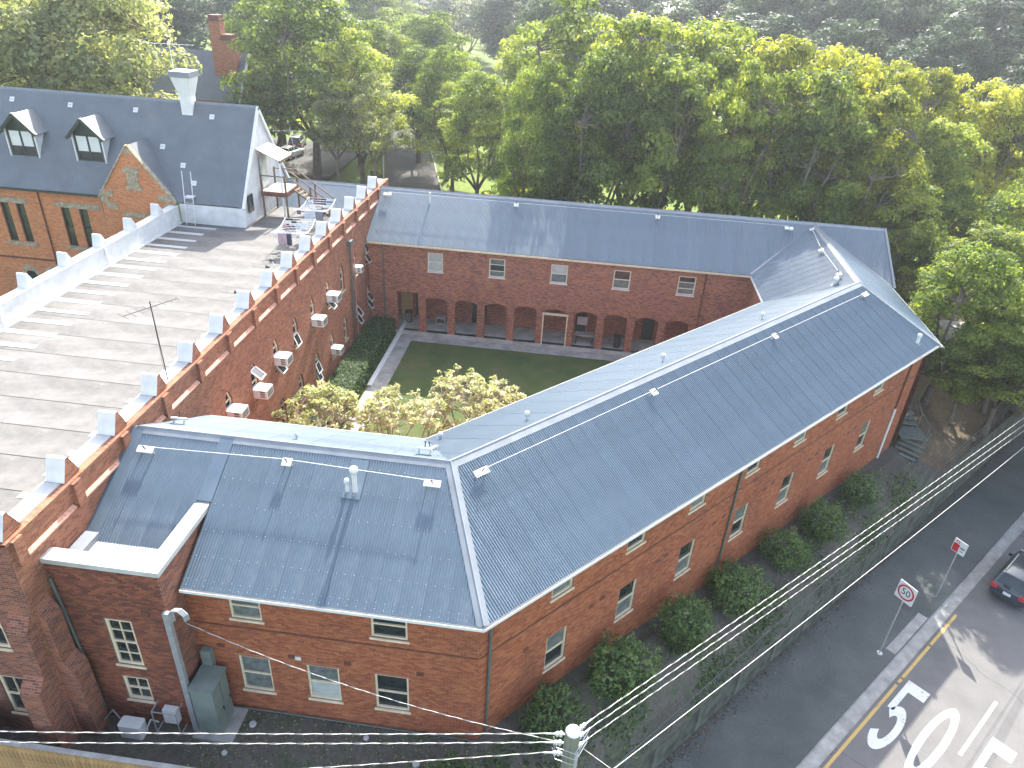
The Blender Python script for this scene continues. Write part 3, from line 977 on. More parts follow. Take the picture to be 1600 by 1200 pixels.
wall("wall", AO(0, -2 * EW2 + 0.35, 0), D2, -OUT, 4.3, 30.4, -1.2, 6.12, [], K['brick_wall'], ew)
downpipe(AO(0.55, -0.27, 6.1), AO(0.55, -0.27, -0.6), ew)
downpipe(AO(14.75, -0.27, 6.1), AO(14.75, -0.27, -1.2), ew)
downpipe(AO(31.6, -0.27, 6.1), AO(31.6, -0.27, 2.6), ew, 'rust')
downpipe(AO(31.6, -0.27, 2.6), AO(31.6, -0.27, -1.3), ew, 'white', 0.07)
pts = []
for a in (2.9, 12.35, 21.82, 31.31):
    s = 0.84 * EL
    pts.append(anchor(AO(0, 0, HE) + D2 * a + ES * s, D2, ES, ew, a in (2.9, 31.31)))
mb = MB(); mb.tube(pts, 0.011, 5); mb.build("safety_cable", K['white'], ew)
vent(AO(33.0 - 0.8, -0.6, HE + 0.33), ew, 0.5, 0.09, 0.12)
for p in ((-5.13, 24.86, 6.6), (-1.52, 24.73, 8.2), (4.34, 31.01, 8.22), (10.01, 36.99, 8.26)):
    vent(Vector(p), ew, 0.42, 0.05, 0.10)
anchor(Vector((-5.0, 22.75, 7.55)), D2, ESb, ew)

# connecting wing between the diagonal and the north range
cw = empty("brick_wing", (16.7, 47, -1), "short roof section joining the diagonal wing to the arcaded wing, dappled by trees", "building", "wings of the brick block")
CSo = Vector((-4.75, 0, HR - HE)).normalized(); CSi = Vector((4.75, 0, HR - HE)).normalized(); CLn = math.hypot(4.75, HR - HE)
corrugated([(40.55, 0), (49.35, 0), (53.9, CLn), (42.59, CLn)], (21.42, 0, HE), Y, CSo, cw, K['roof'])
corrugated([(44.5, 0), (49.35, 0), (53.9, CLn), (42.59, CLn)], (11.92, 0, HE), Y, CSi, cw, K['roof'])
capping("ridge_capping", (16.67, 42.6, HR), (16.67, 53.9, HR + 0.02), -CSo, -CSi, cw, K['cap'], 0.25)
capping("hip_capping", R1, (21.42, 40.6, HE), -ES, (Y - CSo * 0.4).normalized(), cw, K['zinc'], 0.3, 0.05)
mb = MB()
for p, q in (((16.67, 53.9, HR), (11.92, 49.35, HE)), ((16.67, 53.9, HR), (21.42, 49.35, HE))):
    p, q = Vector(p), Vector(q); t = (q - p).cross(Z).normalized() * 0.16
    mb.face([p + t + Z * 0.05, q + t + Z * 0.05, q + Z * 0.03, p + Z * 0.03]); mb.face([p + Z * 0.03, q + Z * 0.03, q - t + Z * 0.05, p - t + Z * 0.05])
mb.build("valley_flashing", K['cap'], cw)
wall("wall", (21.05, 0, 0), Y, X, 40.7, 49.7, -2, 6.12, [(43.2, 44.3, 1.2, 3.0), (46.4, 47.5, 1.2, 3.0)], K['brick_wall'], cw)
wall("wall", (12.27, 0, 0), Y, -X, 44.0, 49.69, -1.2, 6.12, [], K['brick_wall'], cw)
for h in ((43.2, 44.3, 1.2, 3.0), (46.4, 47.5, 1.2, 3.0)): window((21.05, 0, 0), Y, X, h, cw)
gutter((21.40, 40.55, HE - 0.02), (21.40, 49.4, HE - 0.02), X, cw)
gutter((11.94, 44.5, HE - 0.02), (11.94, 49.3, HE - 0.02), -X, cw)
pts = []
for y, f in ((44.2, 0.86), (48.6, 0.86), (52.6, 0.92)):
    pts.append(anchor(Vector((11.92, y, HE)) + CSi * (CLn * f), Y, CSi, cw, False))
mb = MB(); mb.tube(pts, 0.011, 5); mb.build("safety_cable", K['white'], cw)
vent(Vector((15.6, 43.6, 8.25)), cw, 0.4, 0.12, 0.16)

# ------------------------------------------------------------------ north wing with the arcade
nw = empty("brick_wing", (-2, 53, -1), "red brick wing with a ground-floor arcade facing the courtyard lawn", "building", "wings of the brick block")
NE, NR, NY, NWD = 6.249, 8.982, 49.345, 4.602
NSs = Vector((0, NWD, NR - NE)).normalized(); NL = math.hypot(NWD, NR - NE)
corrugated([(-15.72, 0), (11.95, 0), (16.67, NL), (-15.72, NL)], (0, NY, NE), X, NSs, nw, K['roof'])
corrugated([(21.42, 0), (21.62, 0), (21.62, NL), (16.67, NL)], (0, NY, NE), X, NSs, nw, K['roof'])
corrugated([(-23.1, 2.45), (-15.72, 2.45), (-15.72, NL), (-23.1, NL)], (0, NY, NE), X, NSs, nw, K['roof'])
NSb = Vector((0, -NWD, NR - NE)).normalized()
corrugated([(-23.1, 0), (21.62, 0), (21.62, NL), (-23.1, NL)], (0, NY + 2 * NWD, NE), X, NSb, nw, K['roof'], name="roof_slope", one=True, per=4)
capping("ridge_capping", (-23.1, NY + NWD, NR), (21.62, NY + NWD, NR), -NSs, -NSb, nw, K['cap'], 0.26)
mb = MB(); mb.box((21.56, -0.02, 0.03), (21.72, NL + 0.02, 0.075), 0, (X, NSs, X.cross(NSs)), (0, NY, NE)); mb.build("barge_capping", K['cap'], nw)
gutter((-15.6, NY + 0.02, NE - 0.02), (11.95, NY + 0.02, NE - 0.02), -Y, nw, 'cream')
mb = MB(); mb.face([(-15.7, NY + 0.02, NE - 0.12), (11.95, NY + 0.02, NE - 0.12), (11.95, 49.7, NE - 0.12), (-15.7, 49.7, NE - 0.12)][::-1]); mb.build("soffit", K['cream'], nw)
PIER = [-11.68, -9.41, -7.14, -4.87, -2.60, -0.34, 1.92, 4.18, 6.45, 8.72, 10.98]
N_ORG = (0, 49.695, 0)
ARCH_TOP = 2.1
N_H = [(-13.62, -11.97, -0.86, 2.35)] + [(PIER[i] + 0.28, PIER[i + 1] - 0.28, -0.86, ARCH_TOP) for i in range(len(PIER) - 1)]
N_W = [(-11.2, -10.06, 4.2, 5.66), (-6.62, -5.44, 4.2, 5.64), (-2.08, -0.86, 4.2, 5.62), (2.46, 3.68, 4.2, 5.62), (7.08, 8.32, 4.2, 5.62)]
wall("wall", N_ORG, X, -Y, -15.72, 12.27, -1.2, 6.13, N_H + N_W, K['brick_north'], nw, 0.34)
for h in N_H[1:]:       # segmental arch heads
    mb = MB(); n = 10; w = h[1] - h[0]
    for i in range(n):
        f0, f1 = i / n, (i + 1) / n
        z0, z1 = ARCH_TOP - 0.24 * (2 * f0 - 1) ** 2, ARCH_TOP - 0.24 * (2 * f1 - 1) ** 2
        a, b = h[0] + w * f0, h[0] + w * f1
        P = lambda x, z, d: Vector((x, 49.695 + d, z))
        mb.face([P(a, z0, 0.004), P(b, z1, 0.004), P(b, ARCH_TOP + 0.002, 0.004), P(a, ARCH_TOP + 0.002, 0.004)], 0, [(a, z0), (b, z1), (b, ARCH_TOP), (a, ARCH_TOP)])
        mb.face([P(a, z0, 0.34), P(b, z1, 0.34), P(b, z1, 0.004), P(a, z0, 0.004)], 0, [(a, 0.3), (b, 0.3), (b, 0), (a, 0)])
    mb.build("arch", K['brick_north'], nw)
for i, h in enumerate(N_W):
    window(N_ORG, X, -Y, h, nw, 'offwhite', 'sash3' if i in (1, 4) else 'sash', back=(('blind', 'blind'), ('curtain', 'glass', 'curtain'), ('curtain', 'blind'), ('curtain', 'glass'), ('curtain', 'curtain', 'glass'))[i])
    mb = MB()
    for a, b, c, d in ((h[0] - 0.16, h[0] - 0.004, h[2], h[3]), (h[1] + 0.004, h[1] + 0.16, h[2], h[3]), (h[0] - 0.16, h[1] + 0.16, h[3] + 0.004, h[3] + 0.2)):
        mb.box((a, 0.002, c), (b, 0.012, d), 0, (X, -Y, Z), N_ORG)
    mb.build("brick_surround", K['quoin'], nw)
wall("arcade_back_wall", (0, 52.1, 0), X, -Y, -15.72, 12.27, -1.2, 2.7, [(-12.75, -12.0, -0.86, 1.6), (-8.2, -7.0, -0.86, 1.7), (0.1, 0.9, -0.86, 1.5), (5.3, 6.2, -0.86, 1.6)], K['brick_north'], nw, 0.25)
for a, b, m in ((-8.2, -7.0, 'blackmetal'), (0.1, 0.9, 'darkgreen'), (5.3, 6.2, 'darkgreen')):
    mb = MB(); mb.box((a, 52.25, -0.86), (b, 52.3, 1.65), 0); mb.build("door", K[m], nw)
mb = MB(); mb.box((-13.9, 52.0, -0.86), (-12.95, 52.06, 1.7), 0); mb.build("door", K['yellow_door'], nw, label="tan painted door beside the passage")
mb = MB(); mb.box((-15.7, 50.05, 2.55), (12.2, 52.1, 2.7), 0); mb.build("arcade_ceiling", K['offwhite'], nw)
wall("wall", (0, 58.2, 0), X, Y, -23, 21.3, -1.2, 6.1, [(-12.75, -12.0, -0.86, 1.6)], K['brick_wall'], nw)
mb = MB()
mb.face([(21.3, 49.7, -1.6), (21.3, 58.2, -1.6), (21.3, 58.2, 6.4), (21.3, 53.95, 8.9), (21.3, 49.7, 6.4)], 0, [(49.7, -1.6), (58.2, -1.6), (58.2, 6.4), (53.95, 8.9), (49.7, 6.4)])
mb.build("gable_wall", K['brick_wall'], nw)
mb = MB()
mb.box((-1.55 - 0.88, 49.62, -0.86), (-1.55 - 0.78, 49.72, 1.62), 0); mb.box((-1.40 + 0.78, 49.62, -0.86), (-1.40 + 0.88, 49.72, 1.62), 0); mb.box((-2.45, 49.60, 1.62), (-0.50, 49.74, 1.76), 0)
mb.build("timber_surround", K['cream'], nw)
downpipe((-14.55, 49.6, 6.1), (-14.55, 49.6, -0.9), nw)
downpipe((8.95, 49.6, 6.1), (8.95, 49.6, -0.9), nw, 'rust')
pts = []
for i, x in enumerate((-14.98, -5.2, 5.25, 14.67)):
    pts.append(anchor(Vector((x, 0, 0)) + Vector((0, NY, NE)) + NSs * (NL * 0.82) + Vector((0, 0, 0.04)), X, NSs, nw, i in (0, 3)))
mb = MB(); mb.tube(pts, 0.012, 5); mb.build("safety_cable", K['white'], nw)
vent(Vector((-11.7, 52.85, 8.3)), nw, 0.75, 0.06, 0.08)

# ------------------------------------------------------------------ stair tower at the front
tw = empty("brick_tower", (-13.9, 16.5, 0), "square brick stair tower with pale metal coping beside the front roof", "building")
T_ORG = (0, 15.0, 0)
T_W = [(-14.3, -13.34, 3.02, 5.22), (-14.33, -13.38, 1.15, 2.36)]
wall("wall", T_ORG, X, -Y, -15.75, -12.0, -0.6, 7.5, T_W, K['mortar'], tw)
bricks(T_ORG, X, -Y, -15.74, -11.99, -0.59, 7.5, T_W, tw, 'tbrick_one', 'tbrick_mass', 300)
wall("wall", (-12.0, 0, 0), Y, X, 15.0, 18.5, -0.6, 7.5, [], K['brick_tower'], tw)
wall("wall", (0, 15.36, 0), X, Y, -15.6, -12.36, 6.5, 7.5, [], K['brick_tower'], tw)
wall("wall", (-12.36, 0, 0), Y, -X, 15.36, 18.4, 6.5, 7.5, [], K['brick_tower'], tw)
window(T_ORG, X, -Y, T_W[0], tw, style='grid', fw=0.1); window(T_ORG, X, -Y, T_W[1], tw, style='grid2', fw=0.1)
mb = MB(); mb.box((-15.75, 14.93, 7.5), (-11.90, 15.46, 7.69), 0); mb.build("coping", K['zinc'], tw)
mb = MB(); mb.box((-12.42, 15.463, 7.5), (-11.90, 18.45, 7.688), 0); mb.build("coping", K['zinc'], tw)
mb = MB(); mb.box((-15.2, 15.5, 6.6), (-12.40, 16.75, 6.86), 0); mb.build("box_gutter", K['strip'], tw)
mb = MB(); mb.box((-15.7, 15.6, 6.7), (-15.2, 16.9, 7.1), 0); mb.build("flashing", K['cap'], tw)
rh = MB()
for lo, hi in (((-16.2, 14.55, 6.7), (-15.8, 14.58, 7.5)), ((-16.2, 14.88, 6.7), (-15.8, 14.91, 7.5)), ((-16.2, 14.58, 6.7), (-16.17, 14.88, 7.5)), ((-15.83, 14.58, 6.7), (-15.8, 14.88, 7.5)), ((-16.2, 14.55, 6.65), (-15.8, 14.91, 6.7))): rh.box(lo, hi)
rh.build("rainwater_head", K['pipe'], tw)
downpipe((-15.6, 14.9, 6.9), (-15.3, 14.9, 0.5), tw)
mb = MB(); mb.box((-12.06, 14.84, -0.5), (-11.86, 14.995, 6.0), 0); mb.build("cable_duct", K['steel'], tw)
for k in range(3):
    mb = MB(); c = Vector((-11.85 + 0.03 * k, 14.88 + k * 0.05, 5.95)); mb.tube([c + X * (0.02) + Z * (-0.35), c + Z * 0.0, c + X * 0.12 + Z * 0.2, c + X * 0.34 + Z * 0.22, c + X * 0.5 + Z * 0.02, c + X * 0.52 - Z * 0.2], 0.035, 7)
    mb.build("conduit_bend", K['steel'], tw)
for x, z in ((-14.95, 5.6), (-12.75, 5.7)):
    mb = MB(); mb.box((x - 0.14, 0.012, z - 0.11), (x + 0.14, 0.04, z + 0.11), 0, (X, -Y, Z), T_ORG); mb.build("air_brick", K['rust'], tw)

# ------------------------------------------------------------------ west wing with the flat roof
ww = empty("castellated_wing", (-22, 34, -1), "old brick wing with flat pale roof and white stepped parapet blocks", "building")
WX = -15.75
WIN_Y = [27.35 + 2.765 * i for i in range(9)]
W_U = [(y - 0.36, y + 0.36, 4.55, 6.45) for y in WIN_Y]; W_L = [(y - 0.36, y + 0.36, 0.9, 2.75) for y in WIN_Y]
wall("wall", (WX, 0, 0), Y, X, 14.0, 56.0, -1.6, 9.05, W_U + W_L, K['brick_west'], ww, 0.22)


def lancet(y, c, d, open_bits, ac):
    w = 0.36; apex = d + 0.0
    arc = []
    for i in range(9):
        t = i / 8
        arc.append((-w + 2 * w * t, d - 0.62 + 0.60 * (1 - abs(2 * t - 1) ** 1.8)))
    sp = MB()
    for i in range(8):
        (a, z0), (b, z1) = arc[i], arc[i + 1]
        P = lambda yy, z, dd: Vector((WX - dd, y + yy, z))
        sp.face([P(a, z0, 0.01), P(b, z1, 0.01), P(b, d + 0.004, 0.01), P(a, d + 0.004, 0.01)], 0, [(y + a, z0), (y + b, z1), (y + b, d), (y + a, d)])
        sp.face([P(b, z1, 0.22), P(b, z1, 0.01), P(a, z0, 0.01), P(a, z0, 0.22)], 0, [(0, 0), (0.2, 0), (0.2, 0.1), (0, 0.1)])
    sp.build("window_arch", K['brick_west'], ww)
    lab = MB()
    for i in range(-1, 9):
        pass
    mb = MB(); ax = (Y, X, Z); o = (WX, y, 0)
    mb.box((-w, -0.17, c), (-w + 0.07, -0.1, d - 0.55), 0, ax, o); mb.box((w - 0.07, -0.17, c), (w, -0.1, d - 0.55), 0, ax, o); mb.box((-w + 0.07, -0.17, c), (w - 0.07, -0.1, c + 0.07), 0, ax, o)
    for z in (c + (d - c) * 0.4, d - 0.62): mb.box((-w + 0.07, -0.17, z), (w - 0.07, -0.1, z + 0.06), 0, ax, o)
    mb.tube([Vector((WX - 0.135, y + a * 0.88, z - 0.03)) for a, z in arc], 0.045, 5)
    f = mb.build("window", K['cream'], ww)
    for z0, z1 in ((c + 0.03, c + (d - c) * 0.4 + 0.02), (c + (d - c) * 0.4 + 0.03, d - 0.6), (d - 0.59, d - 0.06)):
        pm = MB(); pm.box((-w + 0.02, -0.2, z0), (w - 0.02, -0.19, z1), 0, ax, o); pm.build("pane", K['glass'], f)
    s = MB(); s.box((-w - 0.05, -0.17, c - 0.1), (w + 0.05, 0.07, c - 0.003), 0, ax, o); s.build("sill", K['stone'], f)
    for z, tilt in open_bits:      # tilted open sash
        sb = MB()
        e = Vector((math.sin(tilt), 0, -math.cos(tilt)))
        nv = Vector((math.cos(tilt), 0, math.sin(tilt)))
        axs = (Y, e, nv); oo = (WX - 0.08, y, z)
        for lo, hi in (((-w + 0.05, 0, 0), (-w + 0.11, 0.72, 0.04)), ((w - 0.11, 0, 0), (w - 0.05, 0.72, 0.04)), ((-w + 0.11, 0, 0), (w - 0.11, 0.06, 0.04)), ((-w + 0.11, 0.66, 0), (w - 0.11, 0.72, 0.04))): sb.box(lo, hi, 0, axs, oo)
        so = sb.build("open_sash", K['white'], f)
        pm = MB(); pm.box((-w + 0.1, 0.05, 0.012), (w - 0.1, 0.67, 0.02), 0, axs, oo); pm.build("pane", K['glass'], so)


OPEN_U = {1: [(6.1, 0.9)], 2: [(5.0, 0.7)], 3: [(5.35, 0.35)], 5: [(5.1, 0.75)], 8: [(6.0, 0.25), (5.2, 0.5)]}
OPEN_L = {4: [(2.0, 0.3), (1.4, 0.3)], 7: [(2.1, 0.6), (1.5, 0.6)], 8: [(2.1, 0.6), (1.5, 0.6)]}
for i, y in enumerate(WIN_Y):
    lancet(y, 4.55, 6.45, OPEN_U.get(i, []), 0)
    lancet(y, 0.9, 2.75, OPEN_L.get(i, []), 0)
# parapet
MER = [14.06 + 2.765 * i for i in range(15)]
wall("parapet_wall", (-16.5, 0, 0), Y, -X, 14.0, 56.0, 7.4, 9.05, [], K['render'], ww)
mb = MB(); mb.box((-15.97, 14.0, 9.0), (-15.71, 56, 9.10), 0); mb.build("parapet_edge", K['brick_west'], ww)
for i, y in enumerate(MER):
    mb = MB()
    mb.box((-16.55, y + 0.02, 9.02), (-15.97, y + 2.745, 9.14), 0); mb.build("coping", K['strip'], ww)
    mb = MB()
    prof = [(0, 9.14), (0.33, 9.90), (0.43, 9.92), (0.80, 9.14)]
    A = [Vector((-16.48, y + a, z)) for a, z in prof]; B = [Vector((-15.82, y + a, z)) for a, z in prof]
    mb.face(A, 0); mb.face(B[::-1], 1, [(p.y, p.z) for p in B[::-1]])
    for j in range(4):
        k = (j + 1) % 4; mb.face([A[j], B[j], B[k], A[k]][::-1], 0)
    mb.build("merlon", [K['render'], K['brick_west']], ww)
    mb = MB(); mb.box((-15.75, y + 0.1, 8.1), (-15.60, y + 0.48, 9.06), 0); mb.build("pier", K['brick_west'], ww)
    mb = MB(); mb.prism([(-15.75, 8.18), (-15.62, 8.18), (-15.62, 8.24), (-15.75, 8.32)], (X, Z, -Y), (0, 0, 0), -(y + 2.745), -(y + 0.5)); mb.build("string_ledge", K['ledge'], ww)
# left parapet, rendered white
LXX = -27.8
wall("parapet_wall", (LXX, 0, 0), Y, X, 14.0, 46.1, 7.4, 8.72, [], K['render'], ww)
mb = MB(); mb.box((LXX - 0.55, 14, 8.72), (LXX + 0.03, 46.1, 8.78), 0); mb.build("coping", K['white'], ww)
for i in range(-5, 5):
    y = 31.2 + 3.1 * i
    mb = MB()
    prof = [(0, 8.781), (0.16, 9.50), (0.26, 9.52), (0.72, 8.781)]
    A = [Vector((LXX - 0.52, y + a, z)) for a, z in prof]; B = [Vector((LXX + 0.0, y + a, z)) for a, z in prof]
    mb.face(A); mb.face(B[::-1])
    for j in range(4):
        k = (j + 1) % 4; mb.face([A[j], B[j], B[k], A[k]][::-1])
    mb.build("merlon", K['render'], ww)
mb = MB(); mb.tube([(LXX + 0.06, 37.6, 8.7), (LXX + 0.1, 37.6, 7.6)], 0.04, 6); mb.build("downpipe", K['white'], ww)
mb = MB(); mb.tube([(LXX + 0.06, 29.0, 8.7), (LXX + 0.1, 29.0, 7.6)], 0.04, 6); mb.build("downpipe", K['white'], ww)
mb = MB(); mb.box((LXX + 0.03, 14, 7.56), (LXX + 0.16, 46.0, 7.66), 0); mb.build("upstand", K['white'], ww)
mb = MB(); mb.box((LXX, 14.1, 7.4), (-16.48, 56, 7.535), 0); mb.build('roof_deck', K['blackmetal'], ww)
y = 14.2; k = 0
while y < 56:
    mb = MB(); y1 = min(y + 1.85, 56)
    tilt = 0.012
    mb.face([(LXX + 0.02, y + 0.05, 7.55), (-16.48, y + 0.05, 7.55), (-16.48, y1, 7.55 + tilt), (LXX + 0.02, y1, 7.55 + tilt)])
    mb.build("roofing_strip", K['membrane'], ww); y = y1
rr_ = random.Random(3)
for i in range(28):
    yy = 16.0 + i * 1.27
    if yy < 45.4:
        L = 2.55 + rr_.uniform(-0.15, 0.15)
        mb = MB(); mb.box((LXX + 0.17, yy, 7.57), (LXX + 0.17 + L, yy + 0.36 + rr_.uniform(-0.03, 0.04), 7.574), 0); mb.build("coated_strip", K['strip'], ww)
    if yy < 42:
        mb = MB(); mb.box((-18.45 + rr_.uniform(-0.1, 0.1), yy + 0.3, 7.57), (-16.55, yy + 0.64, 7.574), 0); mb.build("coated_strip", K['strip'], ww)
# south face, buttress and the hidden sides
W_S = [(-18.0, -17.0, 1.0, 2.95), (-18.0, -17.0, 4.4, 6.3), (-21.5, -20.5, 1.0, 2.95), (-21.5, -20.5, 4.4, 6.3)]
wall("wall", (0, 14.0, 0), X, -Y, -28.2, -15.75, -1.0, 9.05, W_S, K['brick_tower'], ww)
for h in W_S: window((0, 14.0, 0), X, -Y, h, ww, style='grid2', fw=0.1)
wall("wall", (-28.3, 0, 0), Y, -X, 14.0, 46, -1.0, 8.72, [], K['brick_west'], ww)
mb = MB(); mb.box((-28.2, 14.0, 9.05), (-16.5, 14.35, 9.15), 0); mb.build("coping", K['strip'], ww)
for x0, x1, d1, d2, zt in ((-16.55, -15.85, 0.75, 0.35, 5.6), (-19.6, -18.9, 0.75, 0.35, 5.6)):
    mb = MB()
    mb.prism([(0, -1), (-d1, -1), (-d1, zt - 2.4), (-d2, zt - 1.9), (-d2, zt), (0, zt + 0.6)], (Y, Z, X), (0, 14.0, 0), x0, x1); mb.build("buttress", K['brick_tower'], ww)
mb = MB(); mb.prism([(0, -1), (0.6, -1), (0.6, 3.4), (0.3, 3.9), (0.3, 5.8), (0, 6.4)], (X, Z, -Y), (-15.75, 0, 0), -14.75, -14.1); mb.build("buttress", K['brick_tower'], ww)
downpipe((-15.62, 45.5, 7.3), (-15.62, 45.5, -0.9), ww, 'pipe', 0.07)
downpipe((-15.58, 46.1, 8.6), (-15.58, 46.1, -0.6), ww, 'ledge', 0.035)
mb = MB(); mb.box((-15.74, 45.25, 7.2), (-15.45, 45.75, 7.6), 0); mb.build("rainwater_head", K['pipe'], ww)

# ------------------------------------------------------------------ house with dormers
ho = empty("dormer_house", (-38, 50, -1), "orange brick house with steep slate-grey roof and two attic dormers", "house")
HF, HRY, HZE, HZR, HXR, HXL = 46.16, 50.19, 8.98, 14.85, -23.17, -66.0
HS = Vector((0, HRY - HF, HZR - HZE)).normalized(); HLn = math.hypot(HRY - HF, HZR - HZE)
corrugated([(HXL, 0), (HXR, 0), (HXR, HLn), (HXL, HLn)], (0, HF, HZE), X, HS, ho, K['roof_dark'], name="roof_slope", one=True, pitch=0.12, amp=0.006, per=4)
HSb = Vector((0, HF - HRY, HZR - HZE)).normalized()
corrugated([(HXL, 0), (HXR, 0), (HXR, HLn), (HXL, HLn)], (0, 2 * HRY - HF, HZE), X, HSb, ho, K['roof_dark'], name="roof_slope", one=True, pitch=0.12, amp=0.006, per=4)
capping("ridge_capping", (HXL, HRY, HZR), (HXR, HRY, HZR), -HS, -HSb, ho, K['cap'], 0.16, 0.04)
HN = X.cross(HS)
for s_, yy, sv in ((1, HF, HS), (-1, 2 * HRY - HF, HSb)):
    mb = MB(); nn = X.cross(sv) if s_ == 1 else -X.cross(sv)
    mb.box((HXR - 0.05, -0.1, -0.16), (HXR + 0.10, HLn, 0.05), 0, (X, sv, nn), (0, yy, HZE)); mb.build("bargeboard", K['white'], ho)
mb = MB(); G = HXR - 0.08
mb.face([(G, HF + 0.3, -1), (G, 2 * HRY - HF - 0.3, -1), (G, 2 * HRY - HF - 0.3, HZE), (G, HRY, HZR - 0.15), (G, HF + 0.3, HZE)]); mb.build("gable_wall", K['render'], ho)
mb = MB(); mb.box((-27.75, HF + 0.02, 7.5), (HXR - 0.02, HF + 0.3, HZE - 0.1), 0); mb.build("wall", K['render'], ho)
HW_W = [(-41.5, -40.85, 4.9, 7.75), (-40.3, -39.65, 4.9, 7.75), (-36.9, -36.25, 4.9, 7.75), (-35.55, -34.9, 4.9, 7.75), (-45.5, -44.8, 4.9, 7.75),
        (-41.1, -40.2, 0.4, 2.6), (-39.4, -38.5, 0.4, 2.6)]
wall("wall", (0, 46.46, 0), X, -Y, HXL, -33.35, -1, HZE + 0.1, HW_W, K['brick_orange'], ho, 0.2)
for h in HW_W:
    window((0, 46.46, 0), X, -Y, h, ho, 'darkgreen', 'sash', sill=False, depth=0.17, fw=0.05)
for a, b, z0, z1 in ((-41.75, -39.35, 7.78, 8.15), (-37.2, -33.9, 7.78, 8.15), (-41.7, -39.4, 4.62, 4.88), (-37.1, -34.7, 4.62, 4.88), (-45.7, -44.6, 7.78, 8.15)):
    mb = MB(); mb.box((a, 0.004, z0), (b, 0.06, z1), 0, (X, -Y, Z), (0, 46.46, 0)); mb.build("stone_band", K['stone'], ho)
mb = MB(); mb.box((HXL, 0.004, 3.55), (-33.4, 0.05, 3.68), 0, (X, -Y, Z), (0, 46.46, 0)); mb.build("string_course", K['rust'], ho)
for c in (-40.65, -38.95):
    mb = MB()
    for i in range(8):
        t0, t1 = math.pi * i / 8, math.pi * (i + 1) / 8
        q = [(c + r * math.cos(t), 2.0 + r * 1.45 * math.sin(t)) for t, r in ((t0, 0.5), (t1, 0.5), (t1, 0.78), (t0, 0.78))]
        mb.face([Vector((x, 46.43, z)) for x, z in q][::-1]);
    mb.build("stone_arch", K['stone'], ho)
mb = MB(); mb.tube([(-38.3, 46.38, 8.9), (-38.3, 46.38, 0)], 0.05, 7); mb.build("downpipe", K['rust'], ho)
mb = MB(); mb.tube([(-33.6, 46.35, 8.7), (-33.4, 46.35, 5)], 0.05, 7); mb.build("downpipe", K['pipe'], ho)
gutter((HXL, HF, HZE), (-33.4, HF, HZE), -Y, ho, 'darkgreen', 0.13)
# projecting front gable
gy, gx0, gx1, gz0, gza = 46.0, -33.3, -28.0, 9.0, 12.55
gxc = (gx0 + gx1) / 2
mb = MB(); P5 = [(gx0, -1), (gx1, -1), (gx1, gz0), (gxc, gza), (gx0, gz0)]
mb.face([Vector((x, gy, z)) for x, z in P5], 0, P5); mb.face([Vector((gx0, gy, -1)), Vector((gx0, gy, gz0)), Vector((gx0, 46.5, gz0)), Vector((gx0, 46.5, -1))], 0, [(0, -1), (0, gz0), (0.5, gz0), (0.5, -1)])
mb.build("front_gable", K['brick_orange'], ho)
for sx, xe in ((-1, gx0), (1, gx1)):
    e, a = Vector((xe, gy, gz0)), Vector((gxc, gy, gza))
    dv = (a - e).normalized(); nn = Vector((-dv.z * -sx * -1, 0, abs(dv.x))).normalized() if False else Vector((sx * abs(dv.z), 0, abs(dv.x)))
    mb = MB(); mb.box((-0.15, -0.08, 0.0), ((a - e).length, 0.28, 0.10), 0, (dv, Y, nn), e)
    mb.build("gable_coping", K['stone'], ho)
    s1 = Vector((xe, 0, 0)); L = (a - e).length
    yb = 46.3 + (gza - 8.98) / (HZR - HZE) * (HRY - HF)
    mb = MB(); q = [e + Y * 0.28 + nn * 0.02, a + Y * 0.28 + nn * 0.02, Vector((gxc, yb, gza)) + nn * 0.03, Vector((xe, HF + 0.15, gz0)) + nn * 0.03]
    mb.face(q if sx < 0 else q[::-1]); mb.build("gable_roof", K['roof_dark'], ho)
for x, z, w, h in ((gxc, 10.95, 1.15, 0.38), (gxc, 9.75, 1.15, 0.28), (gxc, 10.32, 0.8, 0.85), (gx0 + 0.5, 9.25, 0.95, 0.42), (gx0 + 0.3, 8.75, 0.6, 0.4), (gx0 + 0.75, 8.35, 0.8, 0.42), (gx1 - 0.6, 9.2, 0.9, 0.4), (gx1 - 0.3, 8.7, 0.7, 0.4), (gxc - 0.4, 7.85, 1.6, 0.34), (gxc + 1.3, 7.85, 1.4, 0.34), (gxc, 12.2, 0.55, 0.3)):
    mb = MB(); mb.box((x - w / 2, gy - 0.05, z - h / 2), (x + w / 2, gy - 0.004, z + h / 2), 0); mb.build("stone_block", K['stone'], ho)
mb = MB()
sh = [(-0.22, 0.3), (0.22, 0.3), (0.22, 0.0), (0.12, -0.22), (0, -0.3), (-0.12, -0.22), (-0.22, 0)]
mb.prism(sh, (X, Z, -Y), (gxc, gy - 0.05, 10.33), 0, 0.05); mb.build("shield", K['stone'], ho)
